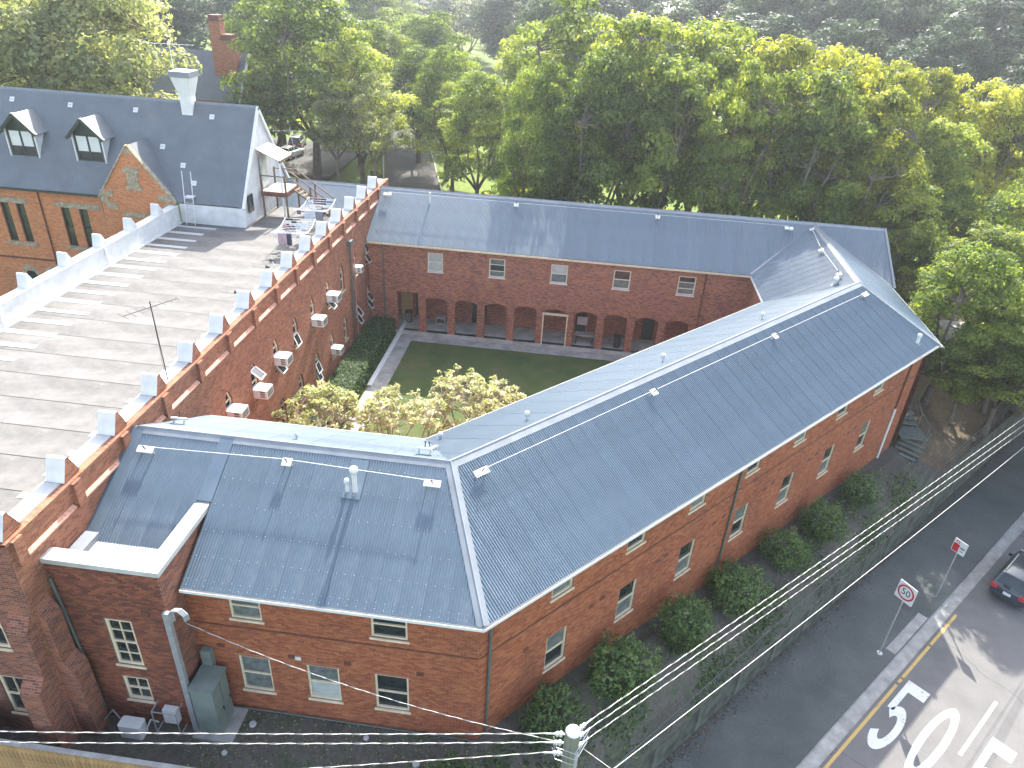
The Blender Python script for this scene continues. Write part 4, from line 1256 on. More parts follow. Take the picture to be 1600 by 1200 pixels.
# dormers
for dx0, dx1 in ((-40.3, -38.2), (-35.4, -33.3)):
    c = (dx0 + dx1) / 2; yd, zb, zt, za = 47.42, 10.82, 12.7, 13.75
    mb = MB(); pf = [(dx0, zb), (dx1, zb), (dx1, zt), (c, za - 0.1), (dx0, zt)]
    mb.face([Vector((x, yd + 0.12, z)) for x, z in pf]); dm = mb.build("dormer", K['darkgreen'], ho)
    wb = MB()
    for a, b, z0, z1 in ((dx0 + 0.1, dx0 + 0.22, zb + 0.1, zt), (dx1 - 0.22, dx1 - 0.1, zb + 0.1, zt), (c - 0.06, c + 0.06, zb + 0.1, zt), (dx0 + 0.22, dx1 - 0.22, zb + 0.1, zb + 0.2), (dx0 + 0.22, dx1 - 0.22, zt - 0.12, zt)):
        wb.box((a, yd + 0.04, z0), (b, yd + 0.11, z1), 0)
    wb.build("window_frame", K['darkgreen'], dm)
    for a, b in ((dx0 + 0.22, c - 0.06), (c + 0.06, dx1 - 0.22)):
        pm = MB(); pm.box((a, yd + 0.085, zb + 0.75), (b, yd + 0.10, zt - 0.1), 0); pm.build("blind", K['white'], dm)
        pm = MB(); pm.box((a, yd + 0.07, zb + 0.2), (b, yd + 0.08, zb + 0.75), 0); pm.build("pane", K['glass'], dm)
    for x, s in ((dx0, -1), (dx1, 1)):
        yz = lambda z: HF + (z - HZE) / (HZR - HZE) * (HRY - HF)
        mb = MB(); q = [Vector((x, yd + 0.1, zb)), Vector((x, yz(zb), zb)), Vector((x, yz(zt), zt)), Vector((x, yd + 0.1, zt))]
        mb.face(q if s > 0 else q[::-1]); mb.build("cheek", K['white'], dm)
        mb = MB(); mb.box((x - 0.05, yd, zb), (x + 0.05, yd + 0.1, zt), 0); mb.build("corner_board", K['white'], dm)
        e = Vector((x + s * 0.28, yd - 0.25, zt - 0.28)); a = Vector((c, yd - 0.25, za)); dv = (a - e).normalized(); nn = Vector((s * abs(dv.z), 0, abs(dv.x)))
        L = (a - e).length
        eb = Vector((x + s * 0.28, yz(zt - 0.28) , zt - 0.28)); ab = Vector((c, yz(za), za))
        mb = MB(); q = [e + nn * 0.05, a + nn * 0.05, ab + nn * 0.05, eb + nn * 0.05]
        mb.face(q if s < 0 else q[::-1]); mb.face([p - nn * 0.06 for p in (q[::-1] if s < 0 else q)])
        mb.build("dormer_roof", K['roof_dark'], dm)
        mb = MB(); mb.box((0, -0.03, -0.12), (L, 0.05, 0.07), 0, (dv, Y, nn), e); mb.build("bargeboard", K['darkgreen'], dm)
        mb = MB(); mb.box((0, 0.05, 0.055), (L, 0.24, 0.075), 0, (dv, Y, nn), e); mb.build("barge_flashing", K['white'], dm)
# chimney
ch = MB()
for (w0, w1, z0, z1) in ((0.38, 0.38, 13.9, 15.3), (0.38, 0.62, 15.3, 16.3), (0.62, 0.66, 16.3, 16.5)):
    for k in range(4):
        an = [(-1, -1), (1, -1), (1, 1), (-1, 1)]
        (ax_, ay_), (bx_, by_) = an[k], an[(k + 1) % 4]
        ch.face([(-28.0 + ax_ * w0, 50.0 + ay_ * w0, z0), (-28.0 + bx_ * w0, 50.0 + by_ * w0, z0), (-28.0 + bx_ * w1, 50.0 + by_ * w1, z1), (-28.0 + ax_ * w1, 50.0 + ay_ * w1, z1)])
cho = ch.build("chimney", K['white'], ho)
mb = MB(); mb.box((-28.72, 49.28, 16.5), (-27.28, 50.72, 16.85), 0); mb.build("chimney_cap", K['cap'], cho)
mb = MB(); mb.box((-28.68, 49.32, 16.85), (-27.32, 50.68, 16.88), 0); mb.build("cap_top", K['white'], cho)
for x, y in ((-40.94, 49.73), (-36.58, 49.68), (-31.77, 49.68), (-26.24, 49.64), (-29.44, 48.3), (-27.79, 47.62), (-26.83, 46.95)):
    s = (y - HF) / (HRY - HF) * HLn
    mb = MB(); mb.box((x - 0.17, s - 0.17, 0.03), (x + 0.17, s + 0.17, 0.05), 0, (X, HS, HN), (0, HF, HZE)); o = mb.build("roof_anchor", K['white'], ho)
    mb = MB(); mb.box((x - 0.06, s - 0.02, 0.05), (x + 0.06, s + 0.02, 0.12), 0, (X, HS, HN), (0, HF, HZE)); mb.build("eyelet", K['steel'], o)
# skillion awning over the attic door, with its posts
mb = MB(); q = [Vector((-23.1, 49.0, 12.3)), Vector((-23.1, 51.2, 12.3)), Vector((-21.5, 51.2, 11.6)), Vector((-21.5, 49.0, 11.6))]
mb.face(q[::-1]); mb.face([p - Z * 0.08 for p in q]); 
for i in range(4): mb.face([q[i], q[(i + 1) % 4], q[(i + 1) % 4] - Z * 0.08, q[i] - Z * 0.08])
aw = mb.build("awning", plain("faded_pink_steel", (0.26, 0.2, 0.18), 0.5, 0.4), ho)
mb = MB(); mb.box((-21.5, 48.95, 11.42), (-21.42, 51.25, 11.6), 0); mb.build("awning_beam", K['timber'], aw)
mb = MB(); mb.box((-21.56, 49.02, 7.56), (-21.46, 49.12, 11.5), 0); mb.build("post", K['white'], aw)
mb = MB(); mb.box((-23.12, 49.4, 9.5), (-23.05, 50.4, 11.6), 0); mb.build("door", K['blind'], ho)
mb = MB(); mb.box((-23.14, 46.9, 8.4), (-23.05, 47.6, 9.6), 0); mb.build("window", K['glass'], ho)

# timber stair from the flat roof to the attic door
st = empty("timber_stair", (-21, 50, 7.56), "weathered timber stair and landing against the white gable wall", "stair")
mb = MB(); mb.box((-23.0, 48.9, 9.3), (-21.2, 51.2, 9.42), 0); mb.build("landing", K['pale_concrete'], st)
mb = MB(); mb.box((-23.0, 48.84, 9.1), (-21.16, 48.9, 9.42), 0); mb.box((-21.2, 48.9, 9.1), (-21.14, 51.2, 9.42), 0); mb.build("joist", K['rust'], st)
for x, y, z1 in ((-22.95, 48.95, 10.6), (-21.22, 48.95, 10.6), (-21.22, 51.15, 10.6), (-22.9, 51.15, 10.6), (-19.9, 50.2, 9.6), (-18.6, 50.2, 8.7), (-19.9, 51.15, 9.6), (-18.6, 51.15, 8.7)):
    mb = MB(); mb.box((x - 0.055, y - 0.055, 7.56), (x + 0.055, y + 0.055, z1), 0); mb.build("post", K['timber'], st)
for p, q in (((-22.95, 48.95, 10.5), (-21.22, 48.95, 10.5)), ((-21.22, 50.2, 10.5), (-18.5, 50.2, 8.6)), ((-21.22, 51.15, 10.5), (-18.5, 51.15, 8.6)), ((-21.22, 50.2, 10.0), (-18.5, 50.2, 8.1)), ((-22.9, 51.15, 10.5), (-21.22, 51.15, 10.5))):
    mb = MB(); mb.tube([p, q], 0.05, 4); mb.build("rail", K['timber'], st)
for yy in (50.25, 51.1):
    mb = MB(); mb.tube([(-21.2, yy, 9.3), (-18.7, yy, 7.6)], 0.08, 4); mb.build("stringer", K['timber'], st)
for i in range(9):
    t = (i + 0.5) / 9
    mb = MB(); mb.box((-21.2 + 2.5 * t - 0.13, 50.27, 9.3 - 1.7 * t), (-21.2 + 2.5 * t + 0.13, 51.08, 9.34 - 1.7 * t), 0); mb.build("tread", K['timber'], st)

ld = empty("roof_ladder", (-26.8, 45.9, 7.56), "white metal ladder leaning on the steep house roof", "ladder")
for dx in (0, 0.62):
    mb = MB(); mb.tube([(-27.2 + dx, 45.75, 7.58), (-27.2 + dx, 46.0, 9.2), (-27.25 + dx, 46.35, 11.1)], 0.028, 6); mb.build("stile", K['white'], ld)
for i in range(6):
    z = 7.85 + i * 0.3
    mb = MB(); mb.tube([(-27.2, 45.78 + i * 0.04, z), (-26.58, 45.78 + i * 0.04, z)], 0.018, 5); mb.build("rung", K['white'], ld)
mb = MB(); mb.box((-27.2, 46.0, 9.4), (-26.58, 46.5, 9.44), 0); mb.build("platform", K['white'], ld)

# far brick house with chimneys among the trees
fh = empty("brick_house", (-50, 87, -1), "brick house with tall chimneys half hidden among trees", "house")
F1 = Vector((0, 4, 4.8)).normalized(); F1b = Vector((0, -4, 4.8)).normalized(); FL = math.hypot(4, 4.8)
mb = MB(); mb.face([(-64, 83, 8.8), (-40.4, 83, 8.8), (-40.4, 87, 13.6), (-64, 87, 13.6)]); mb.face([(-64, 87, 13.6), (-40.4, 87, 13.6), (-40.4, 91, 8.8), (-64, 91, 8.8)]); mb.build("roof", K['roof_dark'], fh)
mb = MB(); P5 = [(83.3, -1), (90.7, -1), (90.7, 8.9), (87, 13.4), (83.3, 8.9)]
mb.face([Vector((-40.8, y, z)) for y, z in P5], 0, P5); mb.build("gable_wall", K['brick_orange'], fh)
wall("wall", (0, 83.3, 0), X, -Y, -64, -40.8, -1, 8.9, [], K['brick_orange'], fh)
for y0, y1 in ((83, 87), (91, 87)):
    mb = MB(); mb.tube([(-40.35, y0, 8.7), (-40.35, y1, 13.5)], 0.16, 4); mb.build("bargeboard", K['white'], fh)
mb = MB()
for i in range(10):
    t0, t1 = math.pi * i / 10, math.pi * (i + 1) / 10
    q = [(87 + r * math.cos(t), 9.4 + r * 1.3 * math.sin(t)) for t, r in ((t0, 1.3), (t1, 1.3), (t1, 1.9), (t0, 1.9))]
    mb.face([Vector((-40.4, y, z)) for y, z in q])
mb.build("gable_arch", K['white'], fh)
for x, w, z0, z1 in ((-43.1, 0.62, 10, 17.5), (-41.9, 0.66, 10, 15.6)):
    mb = MB(); mb.box((x - w, 85.6 - w, z0), (x + w, 85.6 + w, z1 - 0.6), 0); c_ = mb.build("chimney", K['brick_wall'], fh)
    mb = MB(); mb.box((x - w - 0.1, 85.6 - w - 0.1, z1 - 0.6), (x + w + 0.1, 85.6 + w + 0.1, z1 - 0.42), 0); mb.box((x - w + 0.02, 85.6 - w + 0.02, z1 - 0.42), (x + w - 0.02, 85.6 + w - 0.02, z1), 0); mb.build("chimney_crown", K['rust'], c_)

# distant buildings beyond the trees
bb = empty("pale_building", (24, 230, 0), "pale roofed building far behind the tree tops", "building")
mb = MB(); mb.box((14, 225, 0), (36, 245, 12), 0); mb.build("wall", K['render'], bb)
mb = MB(); mb.face([(13, 224, 12), (37, 224, 12), (37, 235, 16), (13, 235, 16)]); mb.face([(13, 235, 16), (37, 235, 16), (37, 246, 12), (13, 246, 12)]); mb.build("roof", K['white'], bb)
db = empty("dark_building", (-60, 190, 0), "dark slab of a building far behind the left trees", "building")
mb = MB(); mb.box((-62.5, 190, 0), (-55.5, 200, 24), 0); mb.build("wall", K['blackmetal'], db)
mb = MB(); mb.box((-69, 191, 0), (-62.6, 200, 21), 0); mb.build("side_block", K['render'], db)
mb = MB(); mb.box((-68, 190.9, 14), (-63.5, 190.98, 20), 0); mb.build("window", K['glass'], db)

# ------------------------------------------------------------------ air conditioners in the lancet windows
ac = empty("air_conditioner", (0, 0, 0), "x", "air conditioner", "window air conditioners on the courtyard wall")
mb = MB(); mb.box((-0.15, -0.33, 0), (0.62, 0.33, 0.44), 0); mb.build("casing", K['white'], ac, local=True)
for sy in (-1, 1):
    for k in range(3):
        mb = MB(); mb.box((0.30, sy * 0.333 - 0.004, 0.08 + k * 0.12), (0.52, sy * 0.333 + 0.004, 0.16 + k * 0.12), 0); mb.build("louvre", K['curtain'], ac, local=True)
mb = MB(); mb.box((0.622, -0.27, 0.06), (0.63, 0.27, 0.38), 0); mb.build("grille", K['curtain'], ac, local=True)
AC = [(0, 5.05, "white window air conditioner nearest the front roof ridge"), (1, 4.6, "white air conditioner below the raised open window sash"), (2, 5.0, "white air conditioner with an open sash hanging beneath it, above the frangipani"),
      (4, 4.7, "white air conditioner set low in the fifth upper lancet window"), (5, 5.1, "white air conditioner with an open sash beneath it, left of the plain closed window"), (7, 4.9, "small white air conditioner right of the tall downpipes"), ]
for i, (k, z, lab) in enumerate(AC):
    dup_tree(ac, (-15.72, WIN_Y[k], z), 0, (1.12, 1.15, 1.12) if k != 7 else (0.8, 0.85, 0.95), lab)
dup_tree(ac, (-15.72, WIN_Y[5], 1.3), 0, (1, 1, 1), "white air conditioner on the ground floor above the courtyard hedge")
for c_ in list(ac.children): bpy.data.objects.remove(c_)
bpy.data.objects.remove(ac)


# ------------------------------------------------------------------ aerials
def yagi(name, base, top, bd, label, n=9, L=1.9, wmax=0.55, m='blackmetal'):
    t = empty(name, base, label, "aerial")
    mb = MB(); mb.tube([base, top], 0.022, 6); mb.build("mast", K[m], t)
    c = Vector(top) - Z * 0.25
    bd = bd.normalized()
    mb = MB(); mb.tube([c - bd * L / 2, c + bd * L / 2], 0.016, 5); mb.build("boom", K[m], t)
    sd = bd.cross(Z).normalized()
    for i in range(n):
        f = i / (n - 1); p = c - bd * L / 2 + bd * L * f; w = wmax * (1 - 0.55 * f)
        mb = MB(); mb.tube([p - sd * w, p + sd * w], 0.008, 4); mb.build("element", K[m], t)
    return t


ya = yagi("tv_aerial", (-16.05, 23.6, 9.14), (-16.1, 23.6, 12.6), Vector((0.55, 1.0, 0)), "tall dark television aerial on a thin mast at the parapet", 8, 2.2, 0.4)
mb = MB(); mb.tube([(-16.1, 23.6, 12.2), (-16.7, 24.4, 7.6)], 0.006, 4); mb.build("guy_wire", K['blackmetal'], ya)
yagi("tv_aerial", (-28.7, 50.1, 15.0), (-28.75, 50.1, 18.7), Vector((1, 0.15, 0)), "pale television aerial above the white chimney", 9, 3.2, 0.5, 'white')
yagi("tv_aerial", (-22.6, 55.0, 9.0), (-23.0, 55.0, 12.6), Vector((1, 0.3, 0)), "thin pale aerial behind the white gable", 7, 2.4, 0.25, 'steel')
for p, lab in (((-16.9, 32.0, 7.56), "small roof light on a bent stalk nearest the tall aerial"), ((-16.8, 35.6, 7.56), "small dark roof light before the clothes airers"), ((-17.0, 36.6, 7.56), "slim roof light post closest to the clothes airers")):
    t = empty("roof_light", p, lab, "light")
    p = Vector(p)
    mb = MB(); mb.tube([p, p + Z * 1.5, p + Z * 1.75 - X * 0.12], 0.025, 6); mb.build("stalk", K['white'], t)
    mb = MB(); mb.tube([p + Z * 1.78 - X * 0.22 + Y * 0.02, p + Z * 1.76 - X * 0.02], [0.10, 0.05], 8); mb.build("lamp_head", K['blackmetal'], t)
    mb = MB(); mb.tube([p + Z * 1.7 - X * 0.1, p + Z * 1.72 - X * 1.0], 0.01, 4); mb.build("arm", K['blackmetal'], t)

# ------------------------------------------------------------------ clothes airers
CLO = [(0.62, 0.62, 0.64), (0.06, 0.06, 0.09), (0.22, 0.06, 0.09), (0.10, 0.12, 0.19), (0.55, 0.52, 0.47), (0.42, 0.28, 0.33), (0.03, 0.03, 0.035), (0.3, 0.36, 0.42), (0.42, 0.05, 0.08), (0.2, 0.2, 0.22), (0.5, 0.54, 0.58)]
CN = ["white", "navy", "maroon", "dark blue", "cream", "pink", "black", "pale blue", "red", "grey", "silver"]
KC = [plain("cloth_" + n.replace(' ', '_'), c, 0.9, 0.1, 0.12, 6) for n, c in zip(CN, CLO)]


def airer(base, ry, label, seed, rods=11):
    r = random.Random(seed)
    t = empty("clothes_airer", base, label, "clothes airer", "folding clothes airers on the flat roof")
    b = Vector(base); cx, sx = math.cos(ry), math.sin(ry)
    e1 = Vector((cx, sx, 0)); e2 = Vector((-sx, cx, 0))
    L, W, H = 1.0, 2.0, 1.15
    P = lambda a, c, z: b + e1 * a + e2 * c + Z * z
    for s in (-1, 1):
        mb = MB(); mb.tube([P(-L, s * 0.45, 0), P(0.35, s * 0.45, H)], 0.018, 5); mb.tube([P(L, s * 0.45, 0), P(-0.35, s * 0.45, H)], 0.018, 5); mb.build("leg", K['white'], t)
        mb = MB(); mb.tube([P(s * L, -W * 0.8, H + 0.25), P(s * L, W * 0.8, H + 0.25)] if False else [P(s * L, -W / 2 - 0.55, H + 0.22), P(s * L, -0.5, H), P(s * L, 0.5, H), P(s * L, W / 2 + 0.55, H + 0.22)], 0.022, 5); mb.build("side_rail", K['white'], t)
    zz = lambda c: H if abs(c) < 0.5 else H + 0.22 * (abs(c) - 0.5) / 1.05
    for i in range(rods):
        c = -1.5 + 3.0 * i / (rods - 1)
        mb = MB(); mb.tube([P(-L, c, zz(c)), P(L, c, zz(c))], 0.014, 4); mb.build("rod", K['white'], t)
        x = -L + 0.05
        while x < L - 0.25:
            w = r.uniform(0.25, 0.6); x1 = min(x + w, L - 0.05)
            if r.random() < 0.66:
                k = r.choice((0, 0, 0, 0, 10, 10, 10, 4, 4, 4, 7, 9, 1, 2, 3, 5, 6)); h = r.uniform(0.12, 0.34)
                if i in (0, rods - 1): h = r.uniform(0.5, 0.85)
                if h > zz(c) - 0.1: h = zz(c) - 0.1
                g = MB(); nseg = 5
                for side in (-1, 1):
                    hh = h * (1 if side < 0 else r.uniform(0.6, 1))
                    for j in range(nseg):
                        a0, a1 = x + (x1 - x) * j / nseg, x + (x1 - x) * (j + 1) / nseg
                        w0, w1 = 0.03 + 0.02 * math.sin(j * 2.1), 0.03 + 0.02 * math.sin((j + 1) * 2.1)
                        g.face([P(a0, c, zz(c) + 0.015), P(a1, c, zz(c) + 0.015), P(a1, c + side * w1, zz(c) - hh), P(a0, c + side * w0, zz(c) - hh)])
                g.build("garment", KC[k], None, label="%s washing hung over a rod of the %s airer" % (CN[k], "near" if seed == 1 else "far"), cat="garment", group="washing on the %s airer" % ("near" if seed == 1 else "far"))
            x = x1 + 0.03
    return t


airer((-18.6, 43.6, 7.57), 0.1, "white folding clothes airer full of washing, nearer the viewer", 1)
airer((-18.9, 48.4, 7.57), 0.05, "white folding clothes airer full of washing, behind the other one", 2)

# ------------------------------------------------------------------ power pole, wires
pp = empty("power_pole", (1.09, 12.08, -4.8), "weathered timber power pole with bright round top at the bottom edge", "power pole")
PB, PT = Vector((1.09, 12.08, ZST)), Vector((1.09, 12.08, 7.0))
m, nt, b = mat("green_grey_pole_timber")
f = noise(nt, 2.0, 8, 0.7, stretch=(6, 6, 0.3))
nt.links.new(ramp(nt, f, [(0.3, (0.10, 0.11, 0.085)), (0.55, (0.21, 0.215, 0.16)), (0.75, (0.13, 0.15, 0.16))]), b.inputs["Base Color"]); b.inputs["Roughness"].default_value = 0.9
K['pole'] = m
mb = MB(); mb.tube([PB, PT], [0.25, 0.2], 20); mb.build("pole_shaft", K['pole'], pp, smooth=False)
mb = MB(); mb.tube([PT, PT + Z * 0.05], [0.206, 0.185], 20); mb.build("pole_cap", K['white'], pp)
WIRE = []
for dz, ox in ((-0.12, 0), (-0.5, 0), (-0.95, 0)):
    for sgn, dirv in ((-1, Vector((-0.98, -0.12, 0))), (1, D2)):
        c = PT + Z * dz + dirv * 0.22
        mb = MB(); mb.tube([c, c + dirv * 0.28], 0.03, 7); mb.tube([c + dirv * 0.1 - Z * 0.07, c + dirv * 0.1 + Z * 0.07], 0.05, 8); mb.tube([c + dirv * 0.2 - Z * 0.06, c + dirv * 0.2 + Z * 0.06], 0.045, 8); mb.tube([c + dirv * 0.28, c + dirv * 0.5], 0.02, 6)
        mb.build("insulator", K['white'], pp)
        WIRE.append((dz, sgn, c + dirv * 0.5))
for k in range(3):
    mb = MB(); c = PT + Z * (-0.3 - 0.25 * k); mb.tube([c + Vector((-0.5, -0.08, 0.1)), c + Vector((-0.4, -0.22, -0.15)), c + Vector((0.1, -0.3, -0.2)), c + D2 * 0.5 + Vector((0.1, -0.05, 0))], 0.012, 5); mb.build("jumper_wire", K['steel'], pp)
mb = MB(); mb.box((-0.06, 0.16, 5.6), (0.06, 0.24, 6.3), 0, (D2, OUT, Z), (PB.x, PB.y, 0)); mb.build("bracket", K['steel'], pp)
K['wire'] = plain("pale_twisted_wire", (0.55, 0.54, 0.5), 0.5, 0.5, 0.15, 20)


def wire(p, q, sag, label, r=0.016, name="overhead_wire", n=24, grp="overhead wires", twist=True):
    """two conductors twisted round each other (or one plain one) in a shallow sag"""
    p, q = Vector(p), Vector(q); pts = []
    L = (q - p).length
    n = int(L / 0.09) if twist else 24
    t_ = (q - p).normalized(); u = t_.cross(Z).normalized(); w = u.cross(t_)
    mb = MB()
    for ph in ((0, math.pi) if twist else (0,)):
        pts = []
        for i in range(n + 1):
            t = i / n; an = 2 * math.pi * t * L / 0.75 + ph
            c = p.lerp(q, t) - Z * (sag * 4 * t * (1 - t))
            pts.append(c + (u * math.cos(an) + w * math.sin(an)) * (r * 0.8 if twist else 0))
        mb.tube(pts, r * 0.75 if twist else r, 4 if twist else 5, mat=1 if ph else 0)
    mb.build(name, [K['wire'], K['wire_dark']], None, smooth=True, label=label, cat="wire", group=grp)


K['wire_dark'] = plain("grey_twisted_wire", (0.16, 0.155, 0.15), 0.6, 0.4)
nm = {(-0.12, 1): "topmost wire from the pole along the street to the right", (-0.5, 1): "second wire from the pole along the street to the right", (-0.95, 1): "third wire from the pole along the street, lowest of the bundle",
      (-0.12, -1): "upper wire running left from the pole along the bottom", (-0.5, -1): "second wire running left from the pole along the bottom", (-0.95, -1): "low wire leaving the pole to the left at the very bottom"}
ENDR = {-0.12: AO(62, 5.55, 1.5), -0.5: AO(62, 5.85, 1.2), -0.95: AO(62, 6.1, 1.0)}
ENDL = {-0.12: Vector((-40, 7.0, 6.6)), -0.5: Vector((-40, 6.8, 6.3)), -0.95: Vector((-40, 4.0, 6.0))}
for dz, sgn, p in WIRE:
    wire(p, ENDR[dz] if sgn > 0 else ENDL[dz], 0.5, nm[dz, sgn], 0.013 if dz > -0.9 else 0.0115)
wire(PT + Z * -2.6 + OUT * 0.25 - D2 * 2.2, AO(60, 6.6, 1.6), 0.7, "single thick cable below the others along the street", 0.013, twist=False)
wire(PT + Z * -0.6 + Vector((-0.25, 0.05, 0)), (-11.45, 15.0, 5.55), 0.55, "service wire sloping from the pole to the tower corner", 0.010, "service_wire")
wire(PT + Z * -0.8 + OUT * 0.2 + D2 * 0.3, AO(4, 22, 5.5), 0.2, "thin wire crossing the street from the pole", 0.008, twist=False)


# ------------------------------------------------------------------ signs
def text_mesh(s, size, name="lettering"):
    cu = bpy.data.curves.new(name, 'FONT'); cu.body = s; cu.size = size; cu.align_x = 'CENTER'; cu.align_y = 'CENTER'; cu.fill_mode = 'FRONT' if hasattr(cu, 'fill_mode') else cu.fill_mode
    o = bpy.data.objects.new(name, cu); COL.objects.link(o)
    dg = bpy.context.evaluated_depsgraph_get(); me = bpy.data.meshes.new_from_object(o.evaluated_get(dg))
    bpy.data.objects.remove(o)
    return me


def letters(s, size, pos, rt, up, nrm, parent, m, stretch=(1, 1)):
    me = text_mesh(s, size); me.materials.clear(); me.materials.append(m)
    M4 = Matrix((rt * stretch[0], up * stretch[1], nrm)).transposed().to_4x4()
    me.transform(M4)
    o = bpy.data.objects.new("lettering", me); COL.objects.link(o); o.location = pos
    hang(o, parent, pos); return o


K['signwhite'] = plain("sign_white", (0.72, 0.72, 0.71), 0.5, 0.4, 0.04, 2)
K['signred'] = plain("sign_red", (0.55, 0.03, 0.035), 0.5, 0.4, 0.06, 2)
K['signblack'] = plain("sign_black", (0.02, 0.02, 0.02), 0.5, 0.4)
NRM = (-D2 * 0.93 - OUT * 0.2 + Z * 0.0).normalized(); RT = Z.cross(NRM).normalized()


def rounded(w, h, r, n=5):
    P = []
    for cx, cy_, a0 in ((w - r, h - r, 0), (-w + r, h - r, 90), (-w + r, -h + r, 180), (w - r, -h + r, 270)):
        for i in range(n + 1):
            a = math.radians(a0 + 90 * i / n); P.append((cx + r * math.cos(a), cy_ + r * math.sin(a)))
    return P


B50 = AO(21.05, 6.17, ZST + 0.13)
s5 = empty("speed_sign", B50, "white square speed sign reading 50 in a red ring on a grey pole", "sign")
mb = MB(); mb.tube([B50, B50 + Z * 4.6], 0.036, 8); mb.build("sign_pole", K['steel'], s5)
mb = MB(); mb.tube([B50, B50 + Z * 0.06], [0.16, 0.12], 10); mb.build("base_plate", K['steel'], s5)
c5 = B50 + Z * 4.25 + NRM * 0.05
mb = MB(); mb.prism(rounded(0.46, 0.52, 0.06), (RT, Z, NRM), c5, -0.012, 0.012); plate = mb.build("sign_plate", K['signwhite'], s5)
mb = MB()
for i in range(40):
    t0, t1 = 2 * math.pi * i / 40, 2 * math.pi * (i + 1) / 40
    mb.face([c5 + NRM * 0.016 + RT * (r * math.cos(t)) + Z * (r * math.sin(t)) for r, t in ((0.33, t0), (0.42, t0), (0.42, t1), (0.33, t1))])
mb.build("red_ring", K['signred'], plate)
letters("50", 0.50, c5 + NRM * 0.017, RT, Z, NRM, plate, K['signblack'], (0.95, 1.0))
BP = AO(27.38, 6.34, ZST + 0.13)
sp_ = empty("parking_sign", BP, "small red and white parking sign on a grey pole near the dark car", "sign")
mb = MB(); mb.tube([BP, BP + Z * 4.0], 0.03, 8); mb.build("sign_pole", K['steel'], sp_)
cP = BP + Z * 3.7 + NRM * 0.045
mb = MB(); mb.prism(rounded(0.36, 0.40, 0.04), (RT, Z, NRM), cP, -0.01, 0.01); pl2 = mb.build("sign_plate", K['signwhite'], sp_)
mb = MB(); mb.prism([(-0.33, -0.37), (0.0, -0.37), (0.0, 0.12), (-0.33, 0.12)], (RT, Z, NRM), cP, 0.011, 0.014); mb.build("red_panel", K['signred'], pl2)
mb = MB()
for i in range(20):
    t0, t1 = 2 * math.pi * i / 20, 2 * math.pi * (i + 1) / 20
    mb.face([cP + NRM * 0.014 - RT * 0.15 + Z * 0.25 + RT * (r * math.cos(t)) + Z * (r * math.sin(t)) for r, t in ((0.065, t0), (0.10, t0), (0.10, t1), (0.065, t1))])
mb.build("red_ring", K['signred'], pl2)
for z, w in ((0.02, 0.13), (-0.04, 0.10), (-0.2, 0.09)):
    mb = MB(); mb.prism([(0.17 - w, z - 0.018), (0.17 + w, z - 0.018), (0.17 + w, z + 0.018), (0.17 - w, z + 0.018)], (RT, Z, NRM), cP, 0.011, 0.014); mb.build("printed_line", K['signblack'], pl2)


# ------------------------------------------------------------------ cars
def car_paint(name, col):
    m, nt, b = mat(name)
    b.inputs["Base Color"].default_value = (*col, 1); b.inputs["Roughness"].default_value = 0.28; b.inputs["Metallic"].default_value = 0.3
    b.inputs["Coat Weight"].default_value = 0.8; b.inputs["Coat Roughness"].default_value = 0.06
    return m


